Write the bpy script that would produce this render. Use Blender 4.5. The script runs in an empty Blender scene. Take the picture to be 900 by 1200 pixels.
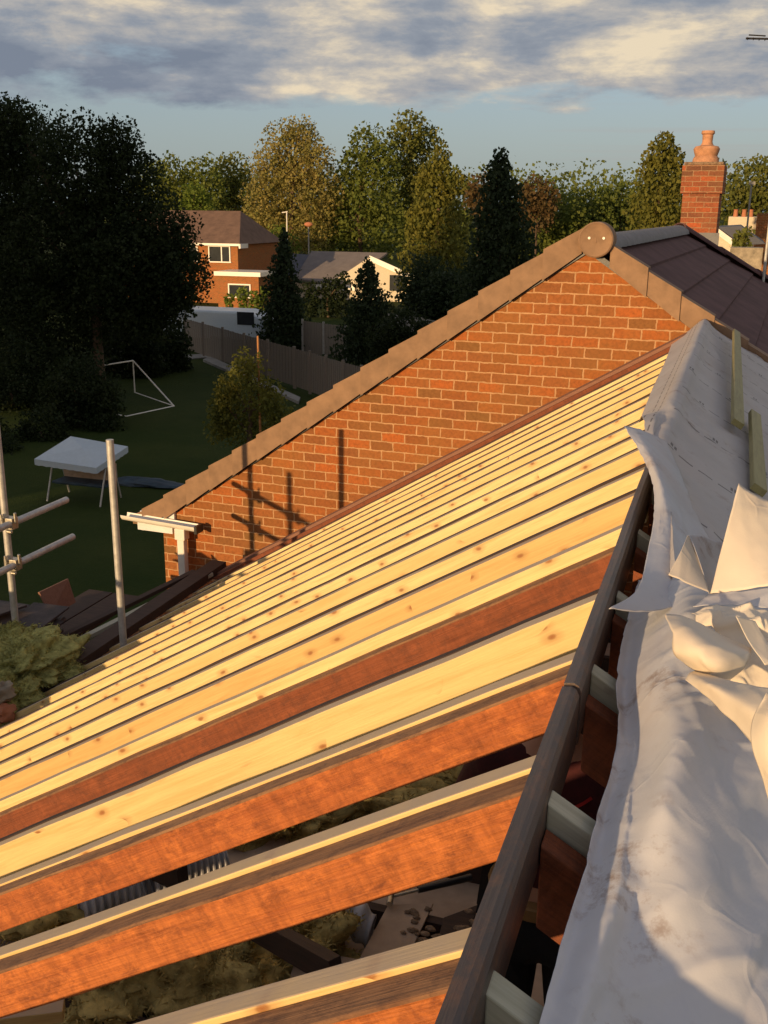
import bpy, math, random
from mathutils import Vector, Matrix, noise as mnoise
random.seed(7)
C = bpy.context.scene.collection
R = math.radians
# ------------------------------------------------------------------ camera
# origin = the photographer's eye; +Y runs along the ridge, ground is at GZ
GZ = -7.6
F = 1208.0
def cam_matrix():
    p, r, y = R(16.44), R(.533), R(18.28)
    fw = Vector((-math.sin(y)*math.cos(p), math.cos(y)*math.cos(p), -math.sin(p)))
    rt = fw.cross(Vector((0, 0, 1))).normalized(); up = rt.cross(fw)
    r2 = math.cos(r)*rt + math.sin(r)*up; u2 = -math.sin(r)*rt + math.cos(r)*up
    return Matrix((r2, u2, -fw)).transposed()
CM = cam_matrix()
def ray(u, v): return (CM @ Vector((u-450, 600-v, -F))).normalized()
def on(u, v, p, n):
    d = ray(u, v); n = Vector(n); return d*(Vector(p).dot(n)/d.dot(n))
def onY(u, v, y): return on(u, v, (0, y, 0), (0, 1, 0))
def onZ(u, v, z=GZ): return on(u, v, (0, 0, z), (0, 0, 1))
cd = bpy.data.cameras.new('camera'); co = bpy.data.objects.new('camera', cd); C.objects.link(co)
cd.sensor_fit = 'VERTICAL'; cd.sensor_height = 36; cd.sensor_width = 27; cd.lens = 36*F/1200
cd.clip_start = .05; cd.clip_end = 8000
co.matrix_world = CM.to_4x4()
S = bpy.context.scene; S.camera = co
S.view_settings.view_transform = 'Standard'; S.view_settings.look = 'None'
S.view_settings.exposure = 0.0; S.view_settings.gamma = 1

# ------------------------------------------------------------------ roof geometry numbers
AL = R(30.78); TA = math.tan(AL); XR = -.185
DL = R(-2.8)
T = Vector((math.cos(DL), math.sin(DL), 0)); NN = Vector((-math.sin(DL), math.cos(DL), 0))
O0 = Vector((0, 7.5, 0))
def z0(y): return -.682 - max(0, min(1, (y-1.6)/5.9))*.095
NL = Vector((-math.sin(AL), 0, math.cos(AL))); NR = Vector((math.sin(AL), 0, math.cos(AL)))

# ------------------------------------------------------------------ materials
MATS = {}
def nodes(name):
    m = bpy.data.materials.new(name); m.use_nodes = True; nt = m.node_tree
    b = nt.nodes['Principled BSDF']; MATS[name] = m
    return m, nt, b
def N(nt, typ, **kw):
    n = nt.nodes.new(typ)
    for k, v in kw.items():
        if k in n.inputs.keys(): n.inputs[k].default_value = v
        else: setattr(n, k, v)
    return n
def L(nt, a, b): nt.links.new(a, b)
def ramp(nt, fac, stops, interp='LINEAR'):
    r = nt.nodes.new('ShaderNodeValToRGB'); r.color_ramp.interpolation = interp
    e = r.color_ramp.elements
    while len(e) < len(stops): e.new(.5)
    for i, (p, c) in enumerate(stops):
        e[i].position = p; e[i].color = (*c, 1) if len(c) == 3 else c
    L(nt, fac, r.inputs['Fac']); return r.outputs['Color']
def mixc(nt, fac, a, b, mode='MIX'):
    m = nt.nodes.new('ShaderNodeMix'); m.data_type = 'RGBA'; m.blend_type = mode
    for s, v in ((m.inputs[0], fac), (m.inputs[6], a), (m.inputs[7], b)):
        if isinstance(v, (int, float)): s.default_value = v
        elif isinstance(v, tuple): s.default_value = (*v, 1)
        else: L(nt, v, s)
    return m.outputs[2]
def math_(nt, op, a, b=None, c=None):
    m = nt.nodes.new('ShaderNodeMath'); m.operation = op
    for i, v in enumerate((a, b, c)):
        if v is None: continue
        if isinstance(v, (int, float)): m.inputs[i].default_value = v
        else: L(nt, v, m.inputs[i])
    return m.outputs[0]
def coords(nt, scale=(1, 1, 1), what='Object', rand=0):
    tc = nt.nodes.new('ShaderNodeTexCoord'); mp = nt.nodes.new('ShaderNodeMapping')
    mp.inputs['Scale'].default_value = scale
    L(nt, tc.outputs[what], mp.inputs['Vector'])
    if rand:
        oi = nt.nodes.new('ShaderNodeObjectInfo')
        cx = nt.nodes.new('ShaderNodeCombineXYZ')
        for i in range(3): L(nt, math_(nt, 'MULTIPLY', oi.outputs['Random'], rand*(i+1)*1.37), cx.inputs[i])
        L(nt, cx.outputs[0], mp.inputs['Location'])
    return mp.outputs['Vector']
def noise(nt, vec, scale, detail=4, rough=.55, dist=0):
    n = nt.nodes.new('ShaderNodeTexNoise'); n.inputs['Scale'].default_value = scale
    n.inputs['Detail'].default_value = detail; n.inputs['Roughness'].default_value = rough
    n.inputs['Distortion'].default_value = dist
    L(nt, vec, n.inputs['Vector']); return n.outputs['Fac']
def bump(nt, b, h, strength=.3, dist=.01):
    n = nt.nodes.new('ShaderNodeBump'); n.inputs['Strength'].default_value = strength
    n.inputs['Distance'].default_value = dist
    L(nt, h, n.inputs['Height']); L(nt, n.outputs[0], b.inputs['Normal'])
def flat(name, col, rough=.6, var=.25, sc=8, metal=0, bs=.15, spec=None):
    m, nt, b = nodes(name); v = coords(nt, rand=7)
    f = noise(nt, v, sc, 5, .6)
    lo = tuple(c*(1-var) for c in col); hi = tuple(min(1, c*(1+var)) for c in col)
    L(nt, ramp(nt, f, [(.3, lo), (.7, hi)]), b.inputs['Base Color'])
    b.inputs['Roughness'].default_value = rough; b.inputs['Metallic'].default_value = metal
    if spec is not None: b.inputs['Specular IOR Level'].default_value = spec
    bump(nt, b, noise(nt, v, sc*6, 4), bs, .004)
    return m
def wood(name, c1, c2, knot=.5, rough=.6, stain=None, grain=1.0, gb=.25, top=None, saw=0):
    # grain runs along local X
    m, nt, b = nodes(name)
    v = coords(nt, (1, 1, 1), rand=13)
    vs = coords(nt, (1.1, 16, 16), rand=13)
    g = noise(nt, vs, 3.0, 8, .68, .6)
    fine = noise(nt, coords(nt, (3, 130, 130), rand=13), 2.0, 3, .6)
    col = ramp(nt, g, [(.3, c2), (.5, c1), (.62, tuple(min(1, x*1.12) for x in c1)), (.75, c1)])
    col = mixc(nt, math_(nt, 'MULTIPLY', ramp(nt, fine, [(.4, (0, 0, 0)), (.65, (1, 1, 1))]), .22*grain), col, tuple(x*.45 for x in c2))
    big = noise(nt, v, 1.1, 3, .5)
    oi = nt.nodes.new('ShaderNodeObjectInfo')
    tone = math_(nt, 'ADD', math_(nt, 'MULTIPLY', big, .5), math_(nt, 'MULTIPLY', oi.outputs['Random'], .95))
    col = mixc(nt, math_(nt, 'MULTIPLY', tone, .55), col, c2)
    if knot:
        vo = nt.nodes.new('ShaderNodeTexVoronoi'); vo.inputs['Scale'].default_value = 1
        kn = nt.nodes.new('ShaderNodeTexNoise'); kn.inputs['Scale'].default_value = 22; L(nt, v, kn.inputs['Vector'])
        vo.voronoi_dimensions = '2D'
        sk = nt.nodes.new('ShaderNodeSeparateXYZ'); L(nt, mixc(nt, .10, coords(nt, (7.5, 14, 13), rand=13), kn.outputs['Color'], 'ADD'), sk.inputs[0])
        ck = nt.nodes.new('ShaderNodeCombineXYZ'); L(nt, sk.outputs[0], ck.inputs[0]); L(nt, sk.outputs[2], ck.inputs[1])
        L(nt, ck.outputs[0], vo.inputs['Vector'])
        k = ramp(nt, vo.outputs['Distance'], [(.0, (1, 1, 1)), (.05, (.85, .85, .85)), (.085, (.38, .38, .38)), (.23, (0, 0, 0))])
        sel = math_(nt, 'GREATER_THAN', noise(nt, coords(nt, (1, 1, 1), rand=29), 7, 1), .47)
        k = math_(nt, 'MULTIPLY', k, knot)
        k = math_(nt, 'MULTIPLY', k, sel)
        col = mixc(nt, k, col, tuple(x*y for x, y in zip(c2, (.42, .22, .14))))
    if stain:
        s = noise(nt, coords(nt, (4, 7, 7), rand=5), 5, 9, .8, .4)
        col = mixc(nt, ramp(nt, s, [(.48, (0, 0, 0)), (.7, (1, 1, 1))]), col, stain)
    sw_ = None
    if saw:
        sw_ = noise(nt, coords(nt, (70, 5, 9), rand=3), 1.0, 5, .7, .3)
        col = mixc(nt, math_(nt, 'MULTIPLY', ramp(nt, sw_, [(.42, (0, 0, 0)), (.62, (1, 1, 1))]), .38*saw), col, tuple(x*.45 for x in c2))
        hi = noise(nt, coords(nt, (9, 9, 14), rand=9), 2, 6, .75)
        col = mixc(nt, math_(nt, 'MULTIPLY', ramp(nt, hi, [(.52, (0, 0, 0)), (.7, (1, 1, 1))]), .5*saw), col, tuple(min(1, x*1.35) for x in c1))
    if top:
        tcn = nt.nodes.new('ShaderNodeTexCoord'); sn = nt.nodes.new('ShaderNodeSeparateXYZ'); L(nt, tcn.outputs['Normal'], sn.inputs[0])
        top_dim = ramp(nt, noise(nt, v, 6, 6, .7), [(.25, (.6, .6, .6)), (.6, (1, 1, 1))])
        col = mixc(nt, math_(nt, 'MULTIPLY', math_(nt, 'GREATER_THAN', sn.outputs[2], .6), top_dim), col, top)  # grazing-light dimness painted on upward faces as mottled tan
    L(nt, col, b.inputs['Base Color']); b.inputs['Roughness'].default_value = rough
    h = math_(nt, 'ADD', math_(nt, 'MULTIPLY', fine, .6), g)
    if sw_ is not None: h = math_(nt, 'ADD', h, sw_)
    bump(nt, b, h, gb, .003)
    return m
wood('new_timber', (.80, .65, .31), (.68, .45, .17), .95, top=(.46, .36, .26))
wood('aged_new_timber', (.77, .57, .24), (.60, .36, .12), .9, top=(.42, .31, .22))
wood('treated_batten', (.34, .30, .12), (.2, .17, .06), .3)
wood('old_orange_timber', (.60, .19, .042), (.38, .10, .025), .25, .75, stain=(.17, .045, .014), grain=1.6, gb=1.0, saw=1)
wood('old_brown_timber', (.30, .085, .03), (.19, .05, .018), .3, .8, stain=(.12, .04, .02), grain=1.6, gb=.8, saw=.7)
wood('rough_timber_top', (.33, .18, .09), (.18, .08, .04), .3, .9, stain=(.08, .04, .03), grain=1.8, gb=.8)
wood('grey_timber', (.17, .14, .11), (.09, .075, .06), .3, .85, stain=(.05, .045, .04), grain=1.6, gb=.7)
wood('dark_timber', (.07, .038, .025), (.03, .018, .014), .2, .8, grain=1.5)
wood('pale_timber', (.50, .50, .40), (.36, .35, .26), .4, .7)
wood('rail_timber', (.10, .075, .066), (.05, .038, .036), .1, .45, stain=(.16, .08, .045), grain=1.5, gb=.5)
wood('board', (.30, .15, .10), (.22, .10, .06), .0, .8)
wood('fence_wood', (.25, .21, .17), (.16, .13, .105), .2, .85)

def brick(name, bw, bh, mort=.015, cols=((.36, .125, .038), (.25, .095, .034)), mc=(.54, .31, .155), wrap=False):
    m, nt, b = nodes(name)
    tc = nt.nodes.new('ShaderNodeTexCoord'); sx = nt.nodes.new('ShaderNodeSeparateXYZ'); L(nt, tc.outputs['Object'], sx.inputs[0])
    cx = nt.nodes.new('ShaderNodeCombineXYZ')
    nv = noise(nt, tc.outputs['Object'], 16, 5, .65)
    jit = math_(nt, 'MULTIPLY', math_(nt, 'SUBTRACT', nv, .5), .024)
    xs = math_(nt, 'ADD', sx.outputs[0], sx.outputs[1]) if wrap else sx.outputs[0]
    L(nt, math_(nt, 'ADD', xs, jit), cx.inputs[0]); L(nt, math_(nt, 'ADD', sx.outputs[2], jit), cx.inputs[1])
    br = nt.nodes.new('ShaderNodeTexBrick')
    br.offset = .5; br.squash = 1
    for k, v_ in (('Scale', 1), ('Mortar Size', mort/2), ('Mortar Smooth', .6), ('Bias', 0), ('Brick Width', bw), ('Row Height', bh)):
        br.inputs[k].default_value = v_
    br.inputs['Color1'].default_value = (0, 0, 0, 1); br.inputs['Color2'].default_value = (1, 1, 1, 1); br.inputs['Mortar'].default_value = (.5, .5, .5, 1)
    L(nt, cx.outputs[0], br.inputs['Vector'])
    c = ramp(nt, br.outputs['Color'], [(0, cols[1]), (.35, cols[0]), (.6, tuple(x*.8 for x in cols[0])), (.8, (cols[0][0]*1.25, cols[0][1]*1.0, cols[0][2]*.8)), (1, (cols[1][0]*.85, cols[1][1]*1.1, cols[1][2]*1.1))])
    n2 = noise(nt, tc.outputs['Object'], 38, 6, .7)
    c = mixc(nt, ramp(nt, n2, [(.42, (0, 0, 0)), (.75, (.7, .7, .7))]), c, tuple(x*.5 for x in cols[1]))
    n4 = noise(nt, tc.outputs['Object'], 2.2, 4, .6)
    c = mixc(nt, ramp(nt, n4, [(.45, (0, 0, 0)), (.75, (.45, .45, .45))]), c, (cols[0][0]*.75, cols[0][1]*1.15, cols[0][2]*1.1))
    n3 = noise(nt, tc.outputs['Object'], 14, 5, .7)
    mcol = mixc(nt, ramp(nt, n3, [(.35, (0, 0, 0)), (.7, (.75, .75, .75))]), mc, tuple(x*.62 for x in mc))
    fac = math_(nt, 'SUBTRACT', br.outputs['Fac'], math_(nt, 'MULTIPLY', ramp(nt, n2, [(.5, (0, 0, 0)), (.75, (1, 1, 1))]), .35))
    fc = nt.nodes.new('ShaderNodeClamp'); L(nt, fac, fc.inputs[0])
    L(nt, mixc(nt, fc.outputs[0], c, mcol), b.inputs['Base Color'])
    b.inputs['Roughness'].default_value = .9; b.inputs['Specular IOR Level'].default_value = .2
    h = math_(nt, 'SUBTRACT', math_(nt, 'MULTIPLY', n2, .35), br.outputs['Fac'])
    bump(nt, b, h, .55, .006)
    return m
brick('gable_brick', .196, .0755)
brick('house_brick', .225, .075, .012, wrap=True)
brick('chimney_brick', .225, .075, .012, cols=((.36, .11, .05), (.16, .07, .04)), mc=(.42, .28, .16), wrap=True)
flat('concrete_tile', (.255, .155, .09), .85, .2, 9)
flat('slate_tile', (.115, .062, .062), .85, .25, 3, bs=.35, spec=.15)
flat('grey_ridge', (.13, .12, .13), .6, .25, 14, bs=.4)
flat('white_plastic', (.78, .74, .66), .35, .05)
flat('dark_plastic', (.02, .02, .022), .4)
flat('steel_tube', (.50, .49, .46), .5, .2, 20, metal=.35)
flat('coupler_steel', (.50, .46, .38), .4, .25, 40, metal=.8)
flat('white_board', (.72, .72, .72), .5, .08)
flat('insulation', (.35, .34, .12), .95, .45, 22, bs=1.0, spec=.05)
flat('loft_wool', (.44, .34, .13), .95, .45, 14, bs=1.0, spec=.05)
flat('foil_duct', (.50, .50, .54), .45, .15, 30)
flat('plasterboard', (.45, .33, .24), .85, .2, 6)
flat('rubble', (.24, .16, .10), .95, .5, 30, bs=1)
flat('lichen_pot', (.48, .24, .13), .85, .3, 12)
flat('lead', (.11, .11, .12), .5, .2)
flat('dark_stack', (.045, .032, .032), .7, .5, 14, bs=.6)
flat('roof_brown', (.16, .095, .065), .85, .25, 2)
flat('roof_blue', (.07, .075, .10), .7, .15, 2)
flat('roof_grey', (.17, .145, .135), .8, .15, 1.5)
flat('cream_wall', (.62, .54, .40), .8, .08)
flat('stone', (.30, .25, .18), .9, .5, 6)
flat('glass', (.02, .025, .03), .12, .3, 2)
flat('caravan_shell', (.50, .58, .64), .35, .04)
flat('tarp_blue', (.02, .045, .07), .5, .5, 3)
flat('paving', (.26, .25, .23), .9, .2, 3)
flat('concrete_post', (.33, .31, .28), .9, .15)
flat('bark', (.10, .065, .04), .95, .4, 12, bs=.8)
flat('stake', (.45, .20, .07), .8, .2)
flat('trousers', (.008, .008, .010), .9, .3, 20, bs=.3)
flat('jersey', (.05, .004, .005), .85, .3, 20, bs=.3)
flat('red_trim', (.45, .02, .015), .7, .1)
flat('skin', (.50, .27, .18), .6, .06)
flat('hair', (.02, .013, .01), .8, .3, 40)
flat('boot', (.06, .035, .02), .7)
flat('belt', (.20, .11, .035), .7)
flat('terracotta', (.42, .16, .08), .85, .2)

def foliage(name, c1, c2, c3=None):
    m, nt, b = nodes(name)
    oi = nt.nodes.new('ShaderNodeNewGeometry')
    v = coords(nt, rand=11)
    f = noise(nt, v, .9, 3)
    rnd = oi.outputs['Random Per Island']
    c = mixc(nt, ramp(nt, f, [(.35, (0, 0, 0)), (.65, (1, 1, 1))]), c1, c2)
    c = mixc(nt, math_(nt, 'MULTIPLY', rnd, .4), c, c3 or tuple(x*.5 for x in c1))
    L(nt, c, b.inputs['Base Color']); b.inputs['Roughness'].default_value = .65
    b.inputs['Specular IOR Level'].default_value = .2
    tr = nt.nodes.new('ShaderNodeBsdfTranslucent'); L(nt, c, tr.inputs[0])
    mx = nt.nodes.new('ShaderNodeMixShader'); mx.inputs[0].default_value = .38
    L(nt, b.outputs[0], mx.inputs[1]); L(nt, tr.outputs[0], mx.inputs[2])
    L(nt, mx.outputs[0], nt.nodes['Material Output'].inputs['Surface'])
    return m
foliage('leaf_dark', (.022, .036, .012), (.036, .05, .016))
foliage('leaf_conifer', (.03, .05, .022), (.045, .065, .026))
foliage('leaf_mid', (.12, .16, .03), (.18, .20, .04))
foliage('leaf_light', (.14, .20, .03), (.19, .24, .04))
foliage('leaf_gold', (.34, .28, .08), (.24, .24, .06), (.24, .17, .07))
foliage('leaf_olive', (.20, .20, .045), (.14, .17, .035))
foliage('leaf_cypress', (.22, .20, .035), (.15, .16, .03), (.07, .08, .018))
foliage('leaf_brown', (.17, .10, .04), (.12, .09, .035))

def grass_mat():
    m, nt, b = nodes('lawn'); v = coords(nt)
    f = noise(nt, v, .35, 6, .65); g = noise(nt, v, 14, 4, .7)
    c = mixc(nt, ramp(nt, f, [(.35, (0, 0, 0)), (.65, (1, 1, 1))]), (.030, .052, .009), (.052, .068, .014))
    c = mixc(nt, math_(nt, 'MULTIPLY', g, .5), c, (.010, .016, .004))
    L(nt, c, b.inputs['Base Color']); b.inputs['Roughness'].default_value = .95; b.inputs['Specular IOR Level'].default_value = .1
    bump(nt, b, g, .8, .05)
grass_mat()
def membrane_mat(name, col, lines=False, warm=0, fold=False):
    m, nt, b = nodes(name)
    tc = nt.nodes.new('ShaderNodeTexCoord'); v = coords(nt)
    f = noise(nt, v, 3, 5, .6); fi = noise(nt, v, 420, 2, .6)
    c = mixc(nt, ramp(nt, f, [(.35, (0, 0, 0)), (.7, (1, 1, 1))]), col, tuple(x*.88 for x in col))
    # scuffs of brown dust
    d = noise(nt, v, 16, 8, .75); d2 = noise(nt, v, 4.5, 3)
    dm = math_(nt, 'MULTIPLY', ramp(nt, d, [(.52, (0, 0, 0)), (.66, (1, 1, 1))]), ramp(nt, d2, [(.5, (0, 0, 0)), (.62, (1, 1, 1))]))
    c = mixc(nt, math_(nt, 'MULTIPLY', dm, .7), c, (.26, .16, .11))
    haze = ramp(nt, noise(nt, v, 3.3, 4, .6), [(.46, (0, 0, 0)), (.68, (.12, .12, .12) if lines else (.28, .28, .28))])
    c = mixc(nt, haze, c, (.48, .34, .27))
    if lines:
        s = nt.nodes.new('ShaderNodeSeparateXYZ'); L(nt, tc.outputs['UV'], s.inputs[0])
        U, V = s.outputs[0], s.outputs[1]     # metres across from the crest, metres along
        wob = math_(nt, 'MULTIPLY', math_(nt, 'SUBTRACT', noise(nt, tc.outputs['UV'], 9, 2), .5), .05)
        Vw = math_(nt, 'ADD', V, wob)
        # printed lines down the right slope every .43 m
        p = math_(nt, 'FRACT', math_(nt, 'DIVIDE', Vw, .56))
        ln = math_(nt, 'LESS_THAN', math_(nt, 'ABSOLUTE', math_(nt, 'SUBTRACT', p, .5)), .012)
        dash = math_(nt, 'LESS_THAN', math_(nt, 'FRACT', math_(nt, 'MULTIPLY', U, 17)), .72)
        right = math_(nt, 'GREATER_THAN', U, .01)
        a = math_(nt, 'MULTIPLY', math_(nt, 'MULTIPLY', ln, dash), right)
        # small printed blocks next to every line
        blk = math_(nt, 'LESS_THAN', math_(nt, 'ABSOLUTE', math_(nt, 'SUBTRACT', p, .58)), .035)
        bu = math_(nt, 'FRACT', math_(nt, 'ADD', math_(nt, 'MULTIPLY', U, 5.5), math_(nt, 'MULTIPLY', math_(nt, 'FLOOR', math_(nt, 'DIVIDE', Vw, .56)), .37)))
        blk = math_(nt, 'MULTIPLY', blk, math_(nt, 'LESS_THAN', bu, .13))
        blk = math_(nt, 'MULTIPLY', math_(nt, 'MULTIPLY', blk, right), math_(nt, 'GREATER_THAN', math_(nt, 'FRACT', math_(nt, 'MULTIPLY', bu, 16)), .35))
        # stitched lines along the left drape
        l1 = math_(nt, 'LESS_THAN', math_(nt, 'ABSOLUTE', math_(nt, 'ADD', U, .075)), .0022)
        l2 = math_(nt, 'LESS_THAN', math_(nt, 'ABSOLUTE', math_(nt, 'ADD', U, .045)), .0022)
        dd = math_(nt, 'LESS_THAN', math_(nt, 'FRACT', math_(nt, 'MULTIPLY', V, 9)), .7)
        ll = math_(nt, 'MULTIPLY', math_(nt, 'ADD', l1, l2), dd)
        tot = math_(nt, 'MINIMUM', math_(nt, 'ADD', math_(nt, 'ADD', a, blk), ll), .75)
        c = mixc(nt, tot, c, (.07, .065, .07))
    L(nt, c, b.inputs['Base Color']); b.inputs['Roughness'].default_value = .7; b.inputs['Specular IOR Level'].default_value = .25
    crk = noise(nt, v, 30, 3, .5, .3)
    vc = nt.nodes.new('ShaderNodeTexVoronoi'); vc.feature = 'DISTANCE_TO_EDGE'; vc.inputs['Scale'].default_value = 9
    wv = nt.nodes.new('ShaderNodeTexNoise'); wv.inputs['Scale'].default_value = 5; L(nt, v, wv.inputs['Vector'])
    L(nt, mixc(nt, .18, v, wv.outputs['Color'], 'ADD'), vc.inputs['Vector'])
    edge = ramp(nt, vc.outputs['Distance'], [(0, (1, 1, 1)), (.05, (.25, .25, .25)), (.16, (0, 0, 0))])
    edge = math_(nt, 'MULTIPLY', edge, ramp(nt, noise(nt, v, 6, 2), [(.45, (0, 0, 0)), (.6, (1, 1, 1))]))
    crk = math_(nt, 'ADD', crk, math_(nt, 'MULTIPLY', edge, 1.6))
    bump(nt, b, math_(nt, 'ADD', math_(nt, 'MULTIPLY', fi, .12), math_(nt, 'MULTIPLY', crk, .5)), .30, .004)
    tr = nt.nodes.new('ShaderNodeBsdfTranslucent'); tr.inputs[0].default_value = (.75, .52, .38, 1)
    mx = nt.nodes.new('ShaderNodeMixShader'); mx.inputs[0].default_value = .16
    L(nt, b.outputs[0], mx.inputs[1]); L(nt, tr.outputs[0], mx.inputs[2])
    L(nt, mx.outputs[0], nt.nodes['Material Output'].inputs['Surface'])
membrane_mat('membrane_print', (.60, .57, .56), True)
membrane_mat('membrane_plain', (.69, .70, .74))
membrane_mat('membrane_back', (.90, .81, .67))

# ------------------------------------------------------------------ mesh helpers
class MB:
    def __init__(s): s.v = []; s.f = []; s.uv = None; s.sm = False; s.soft = False
    def add(s, vs, fs):
        o = len(s.v); s.v += [Vector(v) for v in vs]; s.f += [tuple(o+i for i in f) for f in fs]; return s
    def box(s, a, b, M=None):
        (x0, y0, z0_), (x1, y1, z1) = a, b
        vs = [Vector(p) for p in ((x0, y0, z0_), (x1, y0, z0_), (x1, y1, z0_), (x0, y1, z0_), (x0, y0, z1), (x1, y0, z1), (x1, y1, z1), (x0, y1, z1))]
        if M is not None: vs = [M @ v for v in vs]
        return s.add(vs, [(3, 2, 1, 0), (4, 5, 6, 7), (0, 1, 5, 4), (1, 2, 6, 5), (2, 3, 7, 6), (3, 0, 4, 7)])
    def prism(s, poly, d):     # poly: list of 3D points (planar), d: extrusion vector
        n = len(poly); d = Vector(d); vs = [Vector(p) for p in poly]; vs += [p+d for p in vs]
        return s.add(vs, [tuple(range(n))[::-1], tuple(range(n, 2*n))]+[(i, (i+1) % n, n+(i+1) % n, n+i) for i in range(n)])
    def tube(s, a, b, r, r2=None, n=14, caps=True):
        a, b = Vector(a), Vector(b); r2 = r if r2 is None else r2
        d = (b-a).normalized(); x = d.orthogonal().normalized(); y = d.cross(x)
        vs = []
        for p, q in ((a, r), (b, r2)):
            for i in range(n):
                t = 2*math.pi*i/n; vs.append(p+(x*math.cos(t)+y*math.sin(t))*q)
        fs = [(i, (i+1) % n, n+(i+1) % n, n+i) for i in range(n)]
        if caps: fs += [tuple(range(n))[::-1], tuple(range(n, 2*n))]
        s.sm = True
        return s.add(vs, fs)
    def lathe(s, prof, c=(0, 0, 0), n=20):
        c = Vector(c); vs = []; fs = []
        for r, z in prof:
            for i in range(n): t = 2*math.pi*i/n; vs.append(c+Vector((r*math.cos(t), r*math.sin(t), z)))
        for k in range(len(prof)-1):
            for i in range(n): fs.append((k*n+i, k*n+(i+1) % n, (k+1)*n+(i+1) % n, (k+1)*n+i))
        fs.append(tuple(range(n))[::-1]); fs.append(tuple((len(prof)-1)*n+i for i in range(n)))
        s.sm = True
        return s.add(vs, fs)
    def blob(s, c, r, seed=0, amp=.25, sc=1.2, sub=(14, 20)):
        c = Vector(c); r = Vector((r, r, r)) if isinstance(r, (int, float)) else Vector(r)
        a, b = sub; vs = []; fs = []
        for i in range(a+1):
            th = math.pi*i/a
            for j in range(b):
                ph = 2*math.pi*j/b
                d = Vector((math.sin(th)*math.cos(ph), math.sin(th)*math.sin(ph), math.cos(th)))
                k = 1+amp*mnoise.fractal(d*sc+Vector((seed*3.1, seed*1.7, 0)), .9, 2.1, 4)
                vs.append(c+Vector((d.x*r.x, d.y*r.y, d.z*r.z))*k)
        for i in range(a):
            for j in range(b): fs.append((i*b+j, (i+1)*b+j, (i+1)*b+(j+1) % b, i*b+(j+1) % b))
        s.sm = True
        return s.add(vs, fs)
    def build(s, name, mat, parent=None, bev=0, loc=None, M=None, smooth=None, solid=0):
        me = bpy.data.meshes.new(name)
        vs = s.v
        if loc is not None: vs = [v-Vector(loc) for v in vs]
        me.from_pydata([tuple(v) for v in vs], [], s.f); me.validate(); me.update()
        if s.uv:
            ul = me.uv_layers.new(name='UVMap')
            for lp in me.loops: ul.data[lp.index].uv = s.uv[lp.vertex_index]
        me.materials.append(MATS[mat])
        if smooth if smooth is not None else s.sm:
            me.shade_smooth()
            try: s.soft or me.set_sharp_from_angle(angle=R(40))
            except Exception: pass
        o = bpy.data.objects.new(name, me); C.objects.link(o)
        if loc is not None: o.location = loc
        if M is not None: o.matrix_world = M
        if parent: o.parent = parent
        if bev:
            b = o.modifiers.new('bevel', 'BEVEL'); b.width = bev; b.segments = 2; b.limit_method = 'ANGLE'
        if solid:
            q = o.modifiers.new('solid', 'SOLIDIFY'); q.thickness = solid; q.offset = 0
        return o
def tag(o, label, cat=None, group=None, kind=None):
    if label: o['label'] = label
    if cat: o['category'] = cat
    if group: o['group'] = group
    if kind: o['kind'] = kind
    return o
def empty(name, label, cat, loc=(0, 0, 0), rz=0, group=None):
    o = bpy.data.objects.new(name, None); C.objects.link(o); o.location = loc; o.rotation_euler = (0, 0, rz)
    o.empty_display_size = .2
    return tag(o, label, cat, group)
def ordn(i): return ['first', 'second', 'third', 'fourth', 'fifth', 'sixth', 'seventh', 'eighth', 'ninth', 'tenth', 'eleventh', 'twelfth', 'thirteenth', 'fourteenth', 'fifteenth', 'sixteenth', 'seventeenth', 'eighteenth', 'nineteenth', 'twentieth'][i]

def tufts(m, n, size, rnd):
    src = list(m.v); k = len(src)
    c = sum(src, Vector())/k
    for i in range(n):
        p = src[rnd.randrange(k)]+Vector((rnd.gauss(0, .006), rnd.gauss(0, .006), rnd.gauss(0, .006)))
        d = (p-c).normalized(); t = (d*.6+Vector((rnd.gauss(0, .7), rnd.gauss(0, .7), rnd.gauss(0, .5)))).normalized()
        q = t.cross(Vector((rnd.gauss(0, 1), rnd.gauss(0, 1), rnd.gauss(0, 1)))).normalized()
        s = size*rnd.uniform(.4, 1.5)
        m.add([p-q*s*.16, p+q*s*.16, p+t*s], [(0, 1, 2)])
# ------------------------------------------------------------------ light and sky
sun_dir = Vector((-.35, -1, .140)).normalized()       # towards the sun
sd = bpy.data.lights.new('sun', 'SUN'); sd.energy = 4.8; sd.angle = R(.6); sd.color = (1, .67, .34)
so = bpy.data.objects.new('sun', sd); C.objects.link(so)
so.rotation_euler = sun_dir.to_track_quat('Z', 'Y').to_euler()
W = bpy.data.worlds.new('World'); S.world = W; W.use_nodes = True; nt = W.node_tree
bg = nt.nodes['Background']
sky = nt.nodes.new('ShaderNodeTexSky'); sky.sky_type = 'NISHITA'; sky.sun_disc = False
sky.sun_elevation = math.asin(sun_dir.z); sky.sun_rotation = math.atan2(sun_dir.x, sun_dir.y)
sky.air_density = 1.0; sky.dust_density = 1.2; sky.ozone_density = 1.5
tc = nt.nodes.new('ShaderNodeTexCoord'); sp = nt.nodes.new('ShaderNodeSeparateXYZ'); L(nt, tc.outputs['Generated'], sp.inputs[0])
def cvec(sx, sz, ox=0):
    m = nt.nodes.new('ShaderNodeMapping'); m.inputs['Scale'].default_value = (sx, sx, sz); m.inputs['Location'].default_value = (ox, ox*.7, ox*.3)
    L(nt, tc.outputs['Generated'], m.inputs['Vector']); return m.outputs[0]
shape = noise(nt, cvec(6.5, 22, 5.3), 1.0, 11, .60, .12)
elev = sp.outputs[2]
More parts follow.
